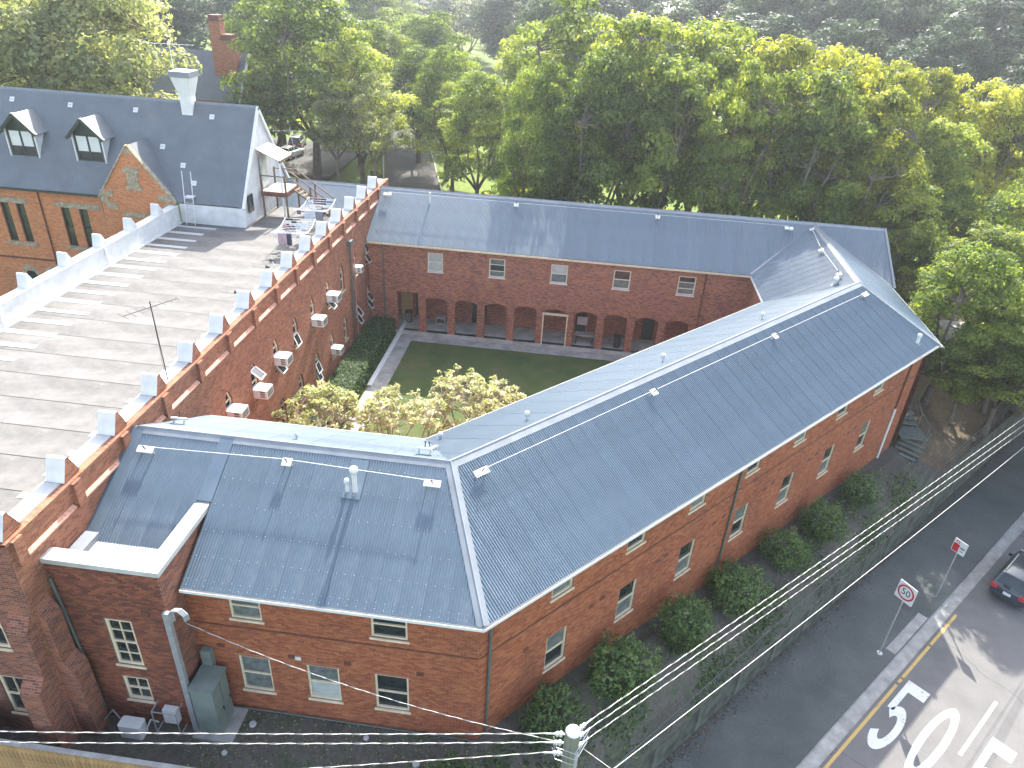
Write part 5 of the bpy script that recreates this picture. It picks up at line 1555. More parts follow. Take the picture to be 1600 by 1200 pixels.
def make_car(loc, rz, paint, label, suv=True, group=None):
    t = empty("parked_car" if group else "car", (0, 0, 0), label, "car", group)
    Hh = 1.68 if suv else 1.46
    # stations along x (rear to front): x, half width, z low, z belt
    ST = [(-2.33, 0.72, 0.42, 0.86), (-2.28, 0.86, 0.34, 0.98), (-2.0, 0.92, 0.28, 1.04), (-1.2, 0.94, 0.26, 1.05), (0.0, 0.94, 0.26, 1.03), (0.9, 0.94, 0.26, 1.02), (1.5, 0.92, 0.27, 0.98), (2.0, 0.88, 0.30, 0.90), (2.25, 0.78, 0.36, 0.78), (2.33, 0.62, 0.44, 0.66)]
    mb = MB(); rings = []
    for x, w, zl, zb in ST:
        pr = [(-w * 0.92, zl), (w * 0.92, zl), (w, zl + 0.12), (w * 1.0, (zl + zb) / 2), (w * 0.97, zb - 0.06), (w * 0.88, zb), (-w * 0.88, zb), (-w * 0.97, zb - 0.06), (-w, (zl + zb) / 2), (-w, zl + 0.12)]
        rings.append(len(mb.v)); mb.v.extend([(x, y, z) for y, z in pr])
    for i in range(len(rings) - 1):
        for k in range(10):
            mb.f.append((rings[i] + k, rings[i] + (k + 1) % 10, rings[i + 1] + (k + 1) % 10, rings[i + 1] + k)[::-1]); mb.m.append(0); mb.uv.append(None); mb.tone.append(0.5)
    mb.f.append(tuple(rings[0] + k for k in range(10))); mb.f.append(tuple(rings[-1] + k for k in reversed(range(10))))
    mb.m += [0, 0]; mb.uv += [None, None]; mb.tone += [0.5, 0.5]
    mb.build("body", paint, t, smooth=True, local=True)
    xr0, xr1, xf1, xf0 = (-2.22, -1.78, 0.35, 1.05) if suv else (-1.9, -1.2, 0.35, 1.1)
    zb, zt = 1.0, Hh
    wb, wt = 0.84, 0.66
    V = lambda x, y, z: Vector((x, y, z))
    def panel(name, q, m, off):
        c = sum(q, Vector()) / len(q); n = (q[1] - q[0]).cross(q[2] - q[0]).normalized()
        if n.dot(c - Vector((-0.5, 0, 1.0))) < 0: q = q[::-1]; n = -n
        mb = MB(); mb.face([p + n * off for p in q]); mb.face([p + n * (off - 0.03) for p in q][::-1])
        for i in range(len(q)):
            a, b = q[i], q[(i + 1) % len(q)]; mb.face([a + n * (off - 0.03), b + n * (off - 0.03), b + n * off, a + n * off])
        return mb.build(name, m, t, local=True)
    # cabin shell in paint, glass panes just proud of it
    sh = MB()
    b4 = [V(xr0, -wb, zb), V(xf0, -wb, zb), V(xf0, wb, zb), V(xr0, wb, zb)]; t4 = [V(xr1, -wt, zt), V(xf1, -wt, zt), V(xf1, wt, zt), V(xr1, wt, zt)]
    for i in range(4):
        j = (i + 1) % 4; sh.face([b4[i], b4[j], t4[j], t4[i]])
    sh.build("pillars", paint, t, local=True)
    rf = MB(); r_ = []
    for x, dz in ((xr1 - 0.12, -0.03), (xr1 + 0.1, 0.03), ((xr1 + xf1) / 2, 0.06), (xf1 - 0.1, 0.03), (xf1 + 0.06, -0.03)):
        r_.append(len(rf.v)); rf.v.extend([(x, -wt, zt + dz - 0.02), (x, -wt * 0.6, zt + dz + 0.03), (x, wt * 0.6, zt + dz + 0.03), (x, wt, zt + dz - 0.02)])
    for i in range(4):
        for k in range(3): rf.f.append((r_[i] + k, r_[i + 1] + k, r_[i + 1] + k + 1, r_[i] + k + 1)); rf.m.append(0); rf.uv.append(None); rf.tone.append(0.5)
    rf.build("roof", paint, t, smooth=True, local=True)
    L = lambda a, b, f: a.lerp(b, f)
    def inset(q, s):
        c = sum(q, Vector()) / 4; return [c + (p - c) * s for p in q]
    panel("rear_window", inset([b4[0], b4[3], t4[3], t4[0]], 0.86), K['glass'], 0.008); panel("windscreen", inset([b4[1], b4[2], t4[2], t4[1]], 0.9), K['glass'], 0.008)
    for s0, s1 in (((0, 1)), ((3, 2))):
        for f0, f1 in ((0.08, 0.36), (0.39, 0.66), (0.69, 0.93)):
            panel("side_window", inset([L(b4[s0], b4[s1], f0), L(b4[s0], b4[s1], f1), L(t4[s0], t4[s1], f1), L(t4[s0], t4[s1], f0)], 0.86), K['glass'], 0.008)
    for x in (-1.42, 1.42):
        for s in (-1, 1):
            mb = MB(); mb.tube([(x, s * 0.74, 0.35), (x, s * 0.95, 0.35)], 0.35, 18); w = mb.build("wheel", K['blackmetal'], t, local=True)
            mb = MB(); mb.tube([(x, s * 0.945, 0.35), (x, s * 0.958, 0.35)], 0.22, 12); mb.build("rim", K['steel'], w, local=True)
    for s in (-1, 1):
        mb = MB(); mb.box((-2.345, s * 0.70 - 0.16, 0.72), (-2.2, s * 0.70 + 0.16, 0.95), 0); mb.build("tail_light", K['signred'], t, local=True)
        mb = MB(); mb.box((2.1, s * 0.66 - 0.16, 0.62), (2.31, s * 0.66 + 0.14, 0.76), 0); mb.build("headlight", K['white'], t, local=True)
        mb = MB(); mb.box((xr1, s * 0.60 - 0.02, zt + 0.05), (xf1 - 0.2, s * 0.60 + 0.02, zt + 0.10), 0); mb.build("roof_rail", K['steel'], t, local=True)
        mb = MB(); mb.box((0.75, s * 1.02 - 0.1, 1.0), (0.9, s * 1.02 + 0.06, 1.14), 0); mb.build("wing_mirror", paint, t, local=True)
    mb = MB(); mb.box((-2.42, -0.78, 0.40), (-2.25, 0.78, 0.62), 0); mb.build("bumper", paint, t, local=True)
    mb = MB(); mb.box((-2.43, -0.19, 0.66), (-2.33, 0.19, 0.78), 0); mb.build("number_plate", K['signwhite'], t, local=True)
    mb = MB(); mb.box((-2.31, -0.02, 1.08), (-2.20, 0.35, 1.11), 0); mb.build("wiper", K['blackmetal'], t, local=True)
    t.location = loc; t.rotation_euler = (0, 0, rz)
    return t


make_car(AO(32.4, 8.85, ZST + 0.003), TH, car_paint("dark_grey_car_paint", (0.05, 0.06, 0.075)), "dark grey car at the right edge seen from behind")
make_car((-42.6, 104.2, -0.66), 1.75, car_paint("black_car_paint", (0.03, 0.03, 0.035)), "dark parked car under the trees, behind the white one", True, "cars parked under the trees")
make_car((-41.2, 98.0, -0.66), 1.35, car_paint("white_car_paint", (0.6, 0.6, 0.6)), "white parked car under the trees, in front of the dark one", False, "cars parked under the trees")

# ------------------------------------------------------------------ services by the tower
cb = empty("power_cabinet", (-11.2, 15.1, 0), "tall green steel electrical cabinet beside the tower", "cabinet")
K['cabinet'] = plain("grey_green_cabinet", (0.17, 0.205, 0.185), 0.5, 0.4, 0.12, 2)
mb = MB(); mb.box((-11.75, 14.75, 0.1), (-10.95, 15.75, 2.45), 0); mb.build("body", K['cabinet'], cb)
mb = MB(); mb.box((-11.8, 14.7, 2.45), (-10.9, 15.8, 2.5), 0); mb.build("lid", K['cabinet'], cb)
for y0, y1 in ((14.78, 15.23), (15.26, 15.72)):
    mb = MB(); mb.box((-10.95, y0, 0.2), (-10.93, y1, 2.4), 0); d_ = mb.build("door", K['cabinet'], cb); mb = MB(); mb.box((-10.93, y1 - 0.08, 1.05), (-10.9, y1 - 0.04, 1.2), 0); mb.build("handle", K['blackmetal'], d_)
mb = MB(); mb.box((-11.95, 14.55, -0.05), (-10.5, 15.95, 0.1), 0); mb.build("plinth", K['concrete'], cb)
mb = MB(); mb.box((-11.75, 15.76, 2.1), (-11.4, 16.0, 3.2), 0); mb.build("cable_cover", K['cabinet'], cb)
mt = empty("meter_box", (-12.9, 14.9, 0.5), "clear caged meter box on the tower wall", "meter box")
mb = MB(); mb.box((-13.0, 14.75, 0.4), (-12.5, 14.98, 1.1), 0); mb.build("meter", K['white'], mt)
mb = MB()
for x in (-13.2, -12.32):
    for z in (0.2, 1.3): mb.box((x - 0.015, 14.5, z - 0.015), (x + 0.015, 14.98, z + 0.015), 0)
    mb.box((x - 0.015, 14.49, 0.2), (x + 0.015, 14.52, 1.3), 0)
for z in (0.2, 1.3): mb.box((-13.2, 14.49, z - 0.015), (-12.32, 14.52, z + 0.015), 0)
mb.build("cage", K['steel'], mt)
tk = empty("service_box", (-14.2, 14.5, -0.2), "small white service box on the ground before the tower", "service box")
mb = MB(); mb.prism(rounded(0.42, 0.22, 0.08), (X, Y, Z), (-14.05, 14.45, 0), -0.35, 0.62); mb.build("tank", K['white'], tk)
mb = MB(); mb.tube([(-14.5, 14.6, 0.3), (-14.75, 14.6, 0.95), (-15.3, 14.5, 0.2), (-15.9, 14.3, 0.0)], 0.025, 6); mb.build("pipe", K['steel'], tk)
mb = MB(); mb.tube([(-13.6, 14.5, 0.2), (-13.4, 14.6, 0.7), (-13.3, 14.8, 0.3)], 0.03, 6); mb.build("pipe", K['white'], tk)
for x, y, r, lab in ((-10.1, 15.4, 0.13, "pale round cover by the green cabinet"), (-3.9, 14.8, 0.13, "pale round cover in the soil at the bottom centre"), (-5.9, 15.5, 0.1, "small pale pipe cap in the soil by the front wall"), (-10.6, 14.2, 0.1, "small pale pipe cap in the soil, lowest on the left")):
    mb = MB(); mb.tube([(x, y, -0.05), (x, y, 0.06), (x, y, 0.08)], [r, r, r * 0.8], 14); mb.build("pipe_cap", K['zinc'], None, label=lab, cat="pipe cap")
mb = MB(); mb.tube([(-11, 15.93, 0.12), (-6, 15.93, 0.1), (-2.2, 15.93, 0.08)], 0.03, 6); mb.build("ground_pipe", K['pipe'], None, label="thin green pipe along the foot of the front wall", cat="pipe")
tf = empty("timber_fence", (-15, 12.5, 0), "tan timber paling fence in the bottom left corner", "fence")
for i in range(62):
    x = -19.8 + i * 0.155
    mb = MB(); mb.box((x, 12.42, -0.2), (x + 0.147, 12.445, 1.72 + 0.012 * ((i * 7) % 5 - 2)), 0); mb.build("paling", K['fence_wood'], tf)
mb = MB(); mb.box((-19.8, 12.40, 1.76), (-10.2, 12.56, 1.80), 0); mb.build("cap_rail", K['concrete'], tf)
for z in (0.3, 1.4):
    mb = MB(); mb.box((-19.8, 12.45, z), (-10.2, 12.52, z + 0.08), 0); mb.build("rail", K['fence_wood'], tf)

# arcade furniture
bn = empty("arcade_table", (0.9, 51, -0.86), "pale table and board standing inside the arcade", "table")
mb = MB(); mb.box((0.15, 50.2, -0.15), (1.6, 50.9, -0.10), 0); mb.build("table_top", K['concrete'], bn)
for x in (0.25, 1.5):
    mb = MB(); mb.box((x - 0.03, 50.3, -0.86), (x + 0.03, 50.8, -0.15), 0); mb.build("leg", K['blackmetal'], bn)
mb = MB(); mb.box((0.2, 51.9, 0.0), (1.0, 51.95, 0.7), 0); mb.build("notice_board", K['render'], None, label="pale notice board on the arcade wall behind the table", cat="board")
for i, (x, y, m_, lab) in enumerate(((-13.1, 51.2, 'pipe', "dark green bin beside the tan door in the passage"), (3.4, 50.4, 'blackmetal', "dark bin standing in the arcade right of the table"))):
    t = empty("bin", (x, y, -0.86), lab, "bin")
    mb = MB(); mb.tube([(x, y, -0.86), (x, y, 0.0)], [0.24, 0.30], 12); mb.build("bin_body", K[m_], t)
    mb = MB(); mb.tube([(x, y, 0.0), (x, y, 0.1), (x, y, 0.14)], [0.32, 0.30, 0.1], 12); mb.build("lid", K['blackmetal'], t)
wc = empty("appliance_box", (-10.5, 51.9, -0.86), "grey box appliance standing in the second arch", "appliance")
mb = MB(); mb.box((-10.9, 51.3, -0.86), (-10.2, 51.9, -0.3), 0); mb.build("casing", K['zinc'], wc)
mb = MB(); mb.box((-10.85, 51.28, -0.78), (-10.25, 51.297, -0.4), 0); mb.build("front_panel", K['blackmetal'], wc)
mb = MB(); mb.box((-13.5, 41, -0.95), (-13.2, 53.5, -0.84), 0); mb.build("painted_sun_strip", K['white'], kind="structure")  # white strip painted in place of the thin shaft of sunlight by the passage

# external stair at the far end of the diagonal wing
es = empty("steel_stair", (22, 42, -1.2), "dark green external stair at the far end of the diagonal wing", "stair")
K['stair'] = plain("grey_green_stair_paint", (0.12, 0.15, 0.135), 0.6, 0.4, 0.15, 3)
for i in range(11):
    yy, zz_ = 46.6 - 0.42 * i, 1.5 - 0.17 * i
    mb = MB(); mb.box((21.35, yy - 0.2, zz_ - 0.05), (22.75, yy + 0.17, zz_), 0); mb.build("tread", K['stair'], es)
mb = MB(); mb.box((21.3, 40.7, -0.43), (22.95, 42.15, -0.37), 0); mb.build("landing", K['stair'], es)
for j in range(5):
    o_ = Vector((22.1, 40.6, 0)) - D2 * (0.34 * j)
    mb = MB(); mb.box((-0.3, -0.7, -0.6 - 0.16 * j), (0.0, 0.75, -0.55 - 0.16 * j), 0, (D2, OUT, Z), o_); mb.build("tread", K['stair'], es)
for x in (21.35, 22.75):
    mb = MB(); mb.tube([(x, 46.8, 1.35), (x, 42.2, -0.5)], 0.07, 4); mb.build("stringer", K['stair'], es)
for x in (22.8,):
    mb = MB(); mb.tube([(x, 46.8, 2.5), (x, 42.2, 0.65), (x, 40.8, 0.6)], 0.025, 6); mb.build("handrail", K['stair'], es)
    mb = MB(); mb.tube([(x, 46.8, 2.0), (x, 42.2, 0.15), (x, 40.8, 0.1)], 0.018, 6); mb.build("handrail", K['stair'], es)
    for yy, z0 in ((46.8, 1.4), (45.2, 0.8), (43.7, 0.2), (42.2, -0.4), (40.8, -0.4)):
        mb = MB(); mb.tube([(x, yy, min(z0, -1.2)), (x, yy, z0 + 1.05)], 0.022, 6); mb.build("baluster", K['stair'], es)
p_, q_ = Vector((22.1, 40.6, 0)) + OUT * 0.75, Vector((22.1, 40.6, 0)) + OUT * 0.75 - D2 * 1.7
mb = MB(); mb.tube([p_ + Z * 0.5, q_ - Z * 0.25], 0.025, 6); mb.build("handrail", K['stair'], es)
for q in (p_ + Z * 0.5, q_ - Z * 0.25):
    mb = MB(); mb.tube([q - Z * 1.5, q], 0.022, 6); mb.build("baluster", K['stair'], es)
gr = empty("guard_rail", AO(40, 2.7, -1.3), "dark green handrail above the retaining wall near the stair", "railing")
for z in (-0.3, -0.75):
    mb = MB(); mb.tube([AO(34, 2.75, z), AO(52, 2.75, z)], 0.025, 6); mb.build("rail", K['pipe'], gr)
for i in range(10):
    mb = MB(); mb.tube([AO(34 + i * 2, 2.75, -1.4), AO(34 + i * 2, 2.75, -0.3)], 0.025, 6); mb.build("post", K['pipe'], gr)

K['litter_leaf'] = leaf_mat('dry_leaves', (0.05, 0.035, 0.02), (0.12, 0.085, 0.05), (0.24, 0.18, 0.12), 0.05)

# ------------------------------------------------------------------ vegetation
def leaf_object(name, C, Nn, S, T, m, parent=None, aspect=0.55, local=True, rs=0, kind=None, label=None, cat=None, group=None):
    rg = np.random.default_rng(rs)
    n = len(C)
    Nn = Nn / np.maximum(np.linalg.norm(Nn, axis=1, keepdims=True), 1e-6)
    r = rg.normal(size=(n, 3))
    t = r - (r * Nn).sum(1, keepdims=True) * Nn
    t /= np.maximum(np.linalg.norm(t, axis=1, keepdims=True), 1e-6)
    b = np.cross(Nn, t)
    L = (S / 2)[:, None]; W = L * aspect
    V = np.empty((n, 4, 3))
    V[:, 0] = C - t * L; V[:, 1] = C + b * W + Nn * L * 0.12; V[:, 2] = C + t * L; V[:, 3] = C - b * W + Nn * L * 0.12
    V = V.reshape(-1, 3)
    off = np.zeros(3)
    if not local:
        off = (V.min(0) + V.max(0)) / 2; off[2] = V[:, 2].min()
    me = bpy.data.meshes.new(name)
    me.vertices.add(4 * n); me.loops.add(4 * n); me.polygons.add(n)
    me.vertices.foreach_set("co", (V - off).astype(np.float32).ravel())
    me.loops.foreach_set("vertex_index", np.arange(4 * n, dtype=np.int32))
    me.polygons.foreach_set("loop_start", np.arange(0, 4 * n, 4, dtype=np.int32))
    me.materials.append(m)
    at = me.attributes.new("tone", 'FLOAT', 'FACE'); at.data.foreach_set("value", T.astype(np.float32))
    me.update(); me.validate()
    o = bpy.data.objects.new(name, me); COL.objects.link(o); o.location = off
    hang(o, parent, off)
    return finish(o, label, cat, group, kind)


def tree_proto(seed, H, R, th, m, bark, clumps=75, per=170, leaf=0.34, flat=0.62, rc=(0.9, 1.6), low=0.35, trunk_r=0.35, shape='dome', forks=5, droop=0.0):
    """tree of height H and crown radius R at the origin, th the height of the first fork"""
    rg = np.random.default_rng(seed); r = random.Random(seed)
    root = empty("proto_tree", (0, 0, 0))
    zc0 = th + (H - th) * 0.12
    cen = []
    for i in range(clumps):
        for _ in range(30):
            a = r.uniform(0, 2 * math.pi); q = math.sqrt(r.random()); f = r.random()
            if shape == 'dome': env = math.sqrt(max(0, 1 - f ** 2.2)) * (0.82 + 0.18 * math.sin(3 * a + seed))
            elif shape == 'tall': env = (0.55 + 0.45 * math.sin(math.pi * min(1, f * 0.9 + 0.15))) * (0.8 + 0.2 * math.sin(2 * a + seed))
            else: env = (0.75 + 0.25 * math.sin(3 * a + seed * 2)) * math.sqrt(max(0, 1 - (2 * f - 0.9) ** 2 * 0.85))
            # most clumps sit near the envelope
            if q < 0.55 and r.random() < 0.6 and f < 0.75: continue
            p = Vector((R * env * q * math.cos(a), R * env * q * math.sin(a), zc0 + (H - zc0) * (f * 0.9)))
            if all((p - c[0]).length > 0.75 * rc[0] for c in cen): break
        cen.append((p, r.uniform(*rc) * (0.8 if f > 0.8 else 1.0), r.random(), f))
    Cs, Ns, Ss, Ts = [], [], [], []
    for p, rad, tn, f in cen:
        k = int(1.5 * per * (rad / (0.5 * (rc[0] + rc[1]))) ** 2)
        d = rg.normal(size=(k, 3)); d /= np.linalg.norm(d, axis=1, keepdims=True)
        d[:, 2] = np.where(d[:, 2] < -low, -d[:, 2] * 0.6, d[:, 2])
        sh = rg.uniform(0.55, 1.08, size=(k, 1)) ** 0.6
        # lumpy clump outline
        lump = 1 + 0.22 * np.sin(d[:, :1] * 5 + tn * 9) * np.cos(d[:, 1:2] * 6 + tn * 5)
        C = np.array(p) + d * rad * sh * lump * np.array([1, 1, flat])
        if droop: C[:, 2] -= droop * rg.random(k) * (1 - np.abs(d[:, 2]))
        Cs.append(C); Ns.append(d * 1.1 + rg.normal(size=(k, 3)) * 0.42 + np.array([0, 0, 0.3]))
        Ss.append(leaf * 0.9 * rg.uniform(0.6, 1.35, k)); Ts.append(np.clip(0.06 + 0.5 * tn + 0.42 * rg.random(k), 0, 1))
    leaf_object("crown", np.concatenate(Cs), np.concatenate(Ns), np.concatenate(Ss), np.concatenate(Ts), m, root, rs=seed)
    mb = MB()
    lean = Vector((r.uniform(-0.05, 0.05), r.uniform(-0.05, 0.05), 0))
    fork = Vector((0, 0, th)) + lean * th
    mb.tube([(0, 0, -0.6), (0, 0, 0.25), tuple(lean * th * 0.5 + Z * th * 0.5), fork], [trunk_r * 1.5, trunk_r * 1.1, trunk_r * 0.9, trunk_r * 0.75], 9)
    limbs = []
    for i in range(forks):
        a = 2 * math.pi * (i + r.uniform(-0.25, 0.25)) / forks
        e = Vector((math.cos(a) * R * 0.55, math.sin(a) * R * 0.55, th + (H - th) * r.uniform(0.42, 0.72)))
        mid = fork.lerp(e, 0.5) + Vector((r.uniform(-0.5, 0.5), r.uniform(-0.5, 0.5), -0.08 * (H - th)))
        mb.tube([fork - Z * 0.2, mid, e], [trunk_r * 0.55, trunk_r * 0.38, trunk_r * 0.16], 6)
        limbs += [mid, e, mid.lerp(e, 0.5), fork.lerp(mid, 0.6)]
    limbs.append(fork)
    for p, rad, tn, f in cen:
        b = min(limbs, key=lambda q: (q - p).length + (2.0 if q.z > p.z else 0))
        if (b - p).length > 0.4: mb.tube([b, b.lerp(p, 0.55) + Vector((0, 0, -0.12 * (b - p).length)), p], [trunk_r * 0.17, trunk_r * 0.11, trunk_r * 0.05], 4, cap=False)
    mb.build("trunk", bark, root, smooth=True, local=True)
    root["_H"] = H; root["_R"] = R
    return root


PR = {
    'broad': tree_proto(1, 18, 5.6, 3.6, K['leaf_mid'], K['bark'], 95, 165, 0.33, 0.62, (0.9, 1.6)),
    'broad2': tree_proto(2, 18, 5.6, 4.0, K['leaf_dark'], K['bark'], 95, 165, 0.33, 0.58, (0.9, 1.7)),
    'yellow': tree_proto(3, 17, 4.5, 3.8, K['leaf_yellow'], K['bark'], 100, 130, 0.34, 0.8, (0.65, 1.2), shape='tall'),
    'yellow2': tree_proto(4, 17, 4.9, 4.6, K['leaf_yellow'], K['palebark'], 110, 120, 0.33, 0.85, (0.6, 1.15), shape='round'),
    'green2': tree_proto(5, 17, 4.9, 4.4, K['leaf_mid'], K['palebark'], 105, 130, 0.34, 0.8, (0.7, 1.25), shape='tall'),
    'domed': tree_proto(6, 15, 6.0, 3.4, K['leaf_dark'], K['bark'], 110, 150, 0.30, 0.5, (0.9, 1.5), shape='dome'),
    'pale': tree_proto(7, 20, 9.0, 5.0, K['leaf_grey'], K['bark'], 150, 190, 0.42, 0.7, (1.0, 1.9), shape='round', droop=0.9),
    'sparse': tree_proto(8, 12, 4.2, 4.5, K['leaf_grey'], K['palebark'], 48, 75, 0.27, 0.7, (0.5, 0.95), shape='round', trunk_r=0.2),
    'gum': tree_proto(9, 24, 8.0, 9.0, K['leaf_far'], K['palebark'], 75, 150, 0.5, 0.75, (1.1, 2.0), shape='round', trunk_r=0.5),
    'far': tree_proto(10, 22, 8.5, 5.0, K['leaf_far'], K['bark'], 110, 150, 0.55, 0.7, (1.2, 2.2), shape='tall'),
    'bare': tree_proto(12, 16, 6.0, 4.0, K['leaf_grey'], K['palebark'], 70, 10, 0.25, 0.8, (0.7, 1.4), shape='round', trunk_r=0.25),
    'airy': tree_proto(13, 13, 5.0, 3.0, K['leaf_mid'], K['palebark'], 90, 120, 0.27, 0.7, (0.55, 1.1), shape='round', trunk_r=0.26, forks=4),
}
GB, GS, GF = "trees between the arcaded wing and the park", "trees by the paved yard", "trees of the distant wood"
TREES = [
    # x, y, top z, radius, kind, label, group
    (-50, 71, 23.0, 12.5, 'pale', "huge pale grey-green tree behind the dormer house", None),
    (-70, 88, 19.0, 12.0, 'pale', "broad pale tree at the left edge behind the other pale tree", GB),
    (-33.8, 88, 22.5, 9.0, 'broad2', "tall dark broad tree right of the brick chimneys", GB),
    (-27.0, 85, 18.0, 6.0, 'broad', "rounded green tree overhanging the left of the driveway", GB),
    (-44.3, 103, 21.5, 8.0, 'broad2', "dark tree behind the far brick house", GB),
    (-28.5, 81, 12.5, 4.3, 'sparse', "thin grey-green tree with open crown left of the driveway", GB),
    (-23.5, 79, 14.0, 4.4, 'sparse', "second thin open tree, leaning over the driveway", GB),
    (-18.6, 94, 16.2, 5.4, 'domed', "domed dark tree on the right of the driveway", GB),
    (-25.7, 120, 18.4, 9.0, 'domed', "wide domed tree at the far end of the driveway", GB),
    (-31, 97, 15.5, 6.2, 'broad', "spreading tree shading the parked cars", GB),
    (-24.0, 101, 15.0, 5.6, 'broad2', "dark tree arching over the middle of the driveway", GB),
    (-33.0, 112, 17.0, 7.0, 'broad', "green tree arching over the driveway farther up", GB),
    (-40.5, 92, 13.0, 5.0, 'airy', "open tree before the parked cars beside the white gable", GB),
    (-37, 138, 17, 8.5, 'broad', "tree beyond the driveway's far bend", GB),
    (-12.0, 78, 15.5, 5.0, 'broad2', "dark tree right of the driveway mouth", GB),
    (-16.5, 87, 12.8, 4.0, 'broad', "low green tree between the driveway and the domed tree", GB),
    (-4.6, 63.8, 17.4, 4.4, 'domed', "dark domed tree in front of the taller centre trees", GB),
    (-2.5, 78, 22.2, 7.5, 'broad', "tallest green tree at top centre", GB),
    (-8.5, 92, 19.5, 6.0, 'broad', "green tree left of the tallest centre tree", GB),
    (3.5, 68, 20.8, 6.2, 'green2', "tall clumpy tree behind the arcaded wing's middle", GB),
    (0.4, 62.6, 18.6, 5.0, 'broad2', "dark leafy tree close behind the arcaded wing", GB),
    (9.6, 70, 20.6, 6.0, 'green2', "tall clumpy green tree right of centre", GB),
    (6.2, 62.4, 18.2, 4.8, 'green2', "open-crowned tree close behind the roof ridge, right of centre", GB),
    (14.8, 68, 19.8, 5.6, 'yellow2', "tall yellow-green tree with pale trunk behind the ridge", GB),
    (11.6, 62.0, 18.4, 4.7, 'airy', "airy tree with pale stems close behind the ridge", GB),
    (20.8, 70, 19.2, 5.3, 'yellow', "bright yellow-green tree above the gable end", GB),
    (17.2, 62.6, 18.0, 4.8, 'green2', "leafy green tree just behind the roof junction", GB),
    (25.6, 72, 18.2, 4.8, 'yellow', "yellow-topped tree right of the gable end", GB),
    (22.8, 63.2, 16.8, 4.4, 'yellow2', "shorter yellow-green tree behind the gable end", GB),
    (30.6, 74, 17.6, 4.6, 'yellow2', "yellow-green tree before the dark wood", GB),
    (35.6, 74, 17.0, 5.2, 'yellow', "bright tree near the right edge before the dark wood", GB),
    (41.0, 76, 16.6, 5.4, 'yellow2', "yellow-green tree at the right edge", GB),
    (29.2, 67, 14.2, 4.2, 'green2', "mid-height green tree behind the paved yard", GB),
    (34.5, 60, 13.6, 5.2, 'domed', "light domed tree at the right edge above the paved yard", GS),
    (26.5, 61, 11.4, 4.6, 'airy', "leaning open tree between the gable end and the yard", GS),
    (30.5, 63, 11.0, 4.4, 'airy', "open tree with dark forked trunk behind the yard", GS),
    (33.2, 52, 9.2, 4.4, 'airy', "spreading tree over the right edge of the yard", GS),
    (29.0, 46.6, 7.2, 3.6, 'airy', "low spreading tree by the stair with a stout trunk", GS),
    (36.0, 47, 8.6, 4.6, 'broad', "leafy tree at the right edge above the wires", GS),
    (38.0, 42, 5.2, 3.8, 'broad2', "dark low tree over the retaining wall at the right edge", GS),
    (26.0, 44.6, 5.2, 2.8, 'airy', "low open tree right beside the external stair", GS),
    (27.8, 43.6, 8.6, 3.7, 'broad', "dark rounded tree between the stair and the wires", GS),
    (31.2, 43.0, 5.6, 3.0, 'green2', "small leafy tree on the retaining wall's edge", GS),
    (25.0, 46.6, 11.2, 4.2, 'broad2', "dark tree against the end of the joining wing", GS),
    (31.5, 47.2, 9.6, 4.6, 'broad', "full green tree beside the stair's upper end", GS),
    (34.6, 43.4, 8.4, 4.4, 'green2', "leafy tree hanging over the retaining wall", GS),
    (30.2, 54.0, 10.2, 4.4, 'green2', "tree in the middle of the yard's near side", GS),
    (40.5, 50.5, 11.0, 5.0, 'broad', "tree behind the right edge beyond the yard", GS),
    (25.8, 57.0, 9.6, 3.4, 'airy', "slim open tree close to the gable end", GS),
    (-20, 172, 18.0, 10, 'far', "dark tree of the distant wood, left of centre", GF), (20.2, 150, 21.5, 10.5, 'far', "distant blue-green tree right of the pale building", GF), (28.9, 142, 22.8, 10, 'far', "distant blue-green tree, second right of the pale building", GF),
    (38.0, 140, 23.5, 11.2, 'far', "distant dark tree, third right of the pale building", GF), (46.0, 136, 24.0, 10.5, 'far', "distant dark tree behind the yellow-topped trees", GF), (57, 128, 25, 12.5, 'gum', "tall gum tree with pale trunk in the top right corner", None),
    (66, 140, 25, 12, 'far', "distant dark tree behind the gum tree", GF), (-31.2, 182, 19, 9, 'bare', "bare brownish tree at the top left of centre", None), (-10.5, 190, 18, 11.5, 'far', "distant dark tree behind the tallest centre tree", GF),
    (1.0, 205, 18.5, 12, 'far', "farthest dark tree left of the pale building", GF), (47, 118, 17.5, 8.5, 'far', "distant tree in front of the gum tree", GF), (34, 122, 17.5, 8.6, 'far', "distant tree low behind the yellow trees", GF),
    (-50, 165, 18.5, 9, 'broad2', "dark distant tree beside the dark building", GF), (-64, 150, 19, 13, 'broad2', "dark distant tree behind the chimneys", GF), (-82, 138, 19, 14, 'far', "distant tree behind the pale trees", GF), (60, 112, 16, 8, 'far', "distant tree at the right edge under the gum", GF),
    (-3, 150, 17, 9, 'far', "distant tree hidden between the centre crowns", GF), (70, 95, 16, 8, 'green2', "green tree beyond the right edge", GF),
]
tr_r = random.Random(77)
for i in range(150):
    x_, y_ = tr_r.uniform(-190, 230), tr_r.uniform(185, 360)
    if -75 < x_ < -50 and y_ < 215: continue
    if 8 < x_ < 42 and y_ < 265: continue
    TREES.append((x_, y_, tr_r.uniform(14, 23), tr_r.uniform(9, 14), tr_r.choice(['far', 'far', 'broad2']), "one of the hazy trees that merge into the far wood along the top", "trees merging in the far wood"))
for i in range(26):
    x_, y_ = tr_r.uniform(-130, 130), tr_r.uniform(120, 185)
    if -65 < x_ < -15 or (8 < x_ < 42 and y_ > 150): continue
    TREES.append((x_, y_, tr_r.uniform(16, 24), tr_r.uniform(8, 11), 'far', "one of the hazy trees that merge into the far wood along the top", "trees merging in the far wood"))
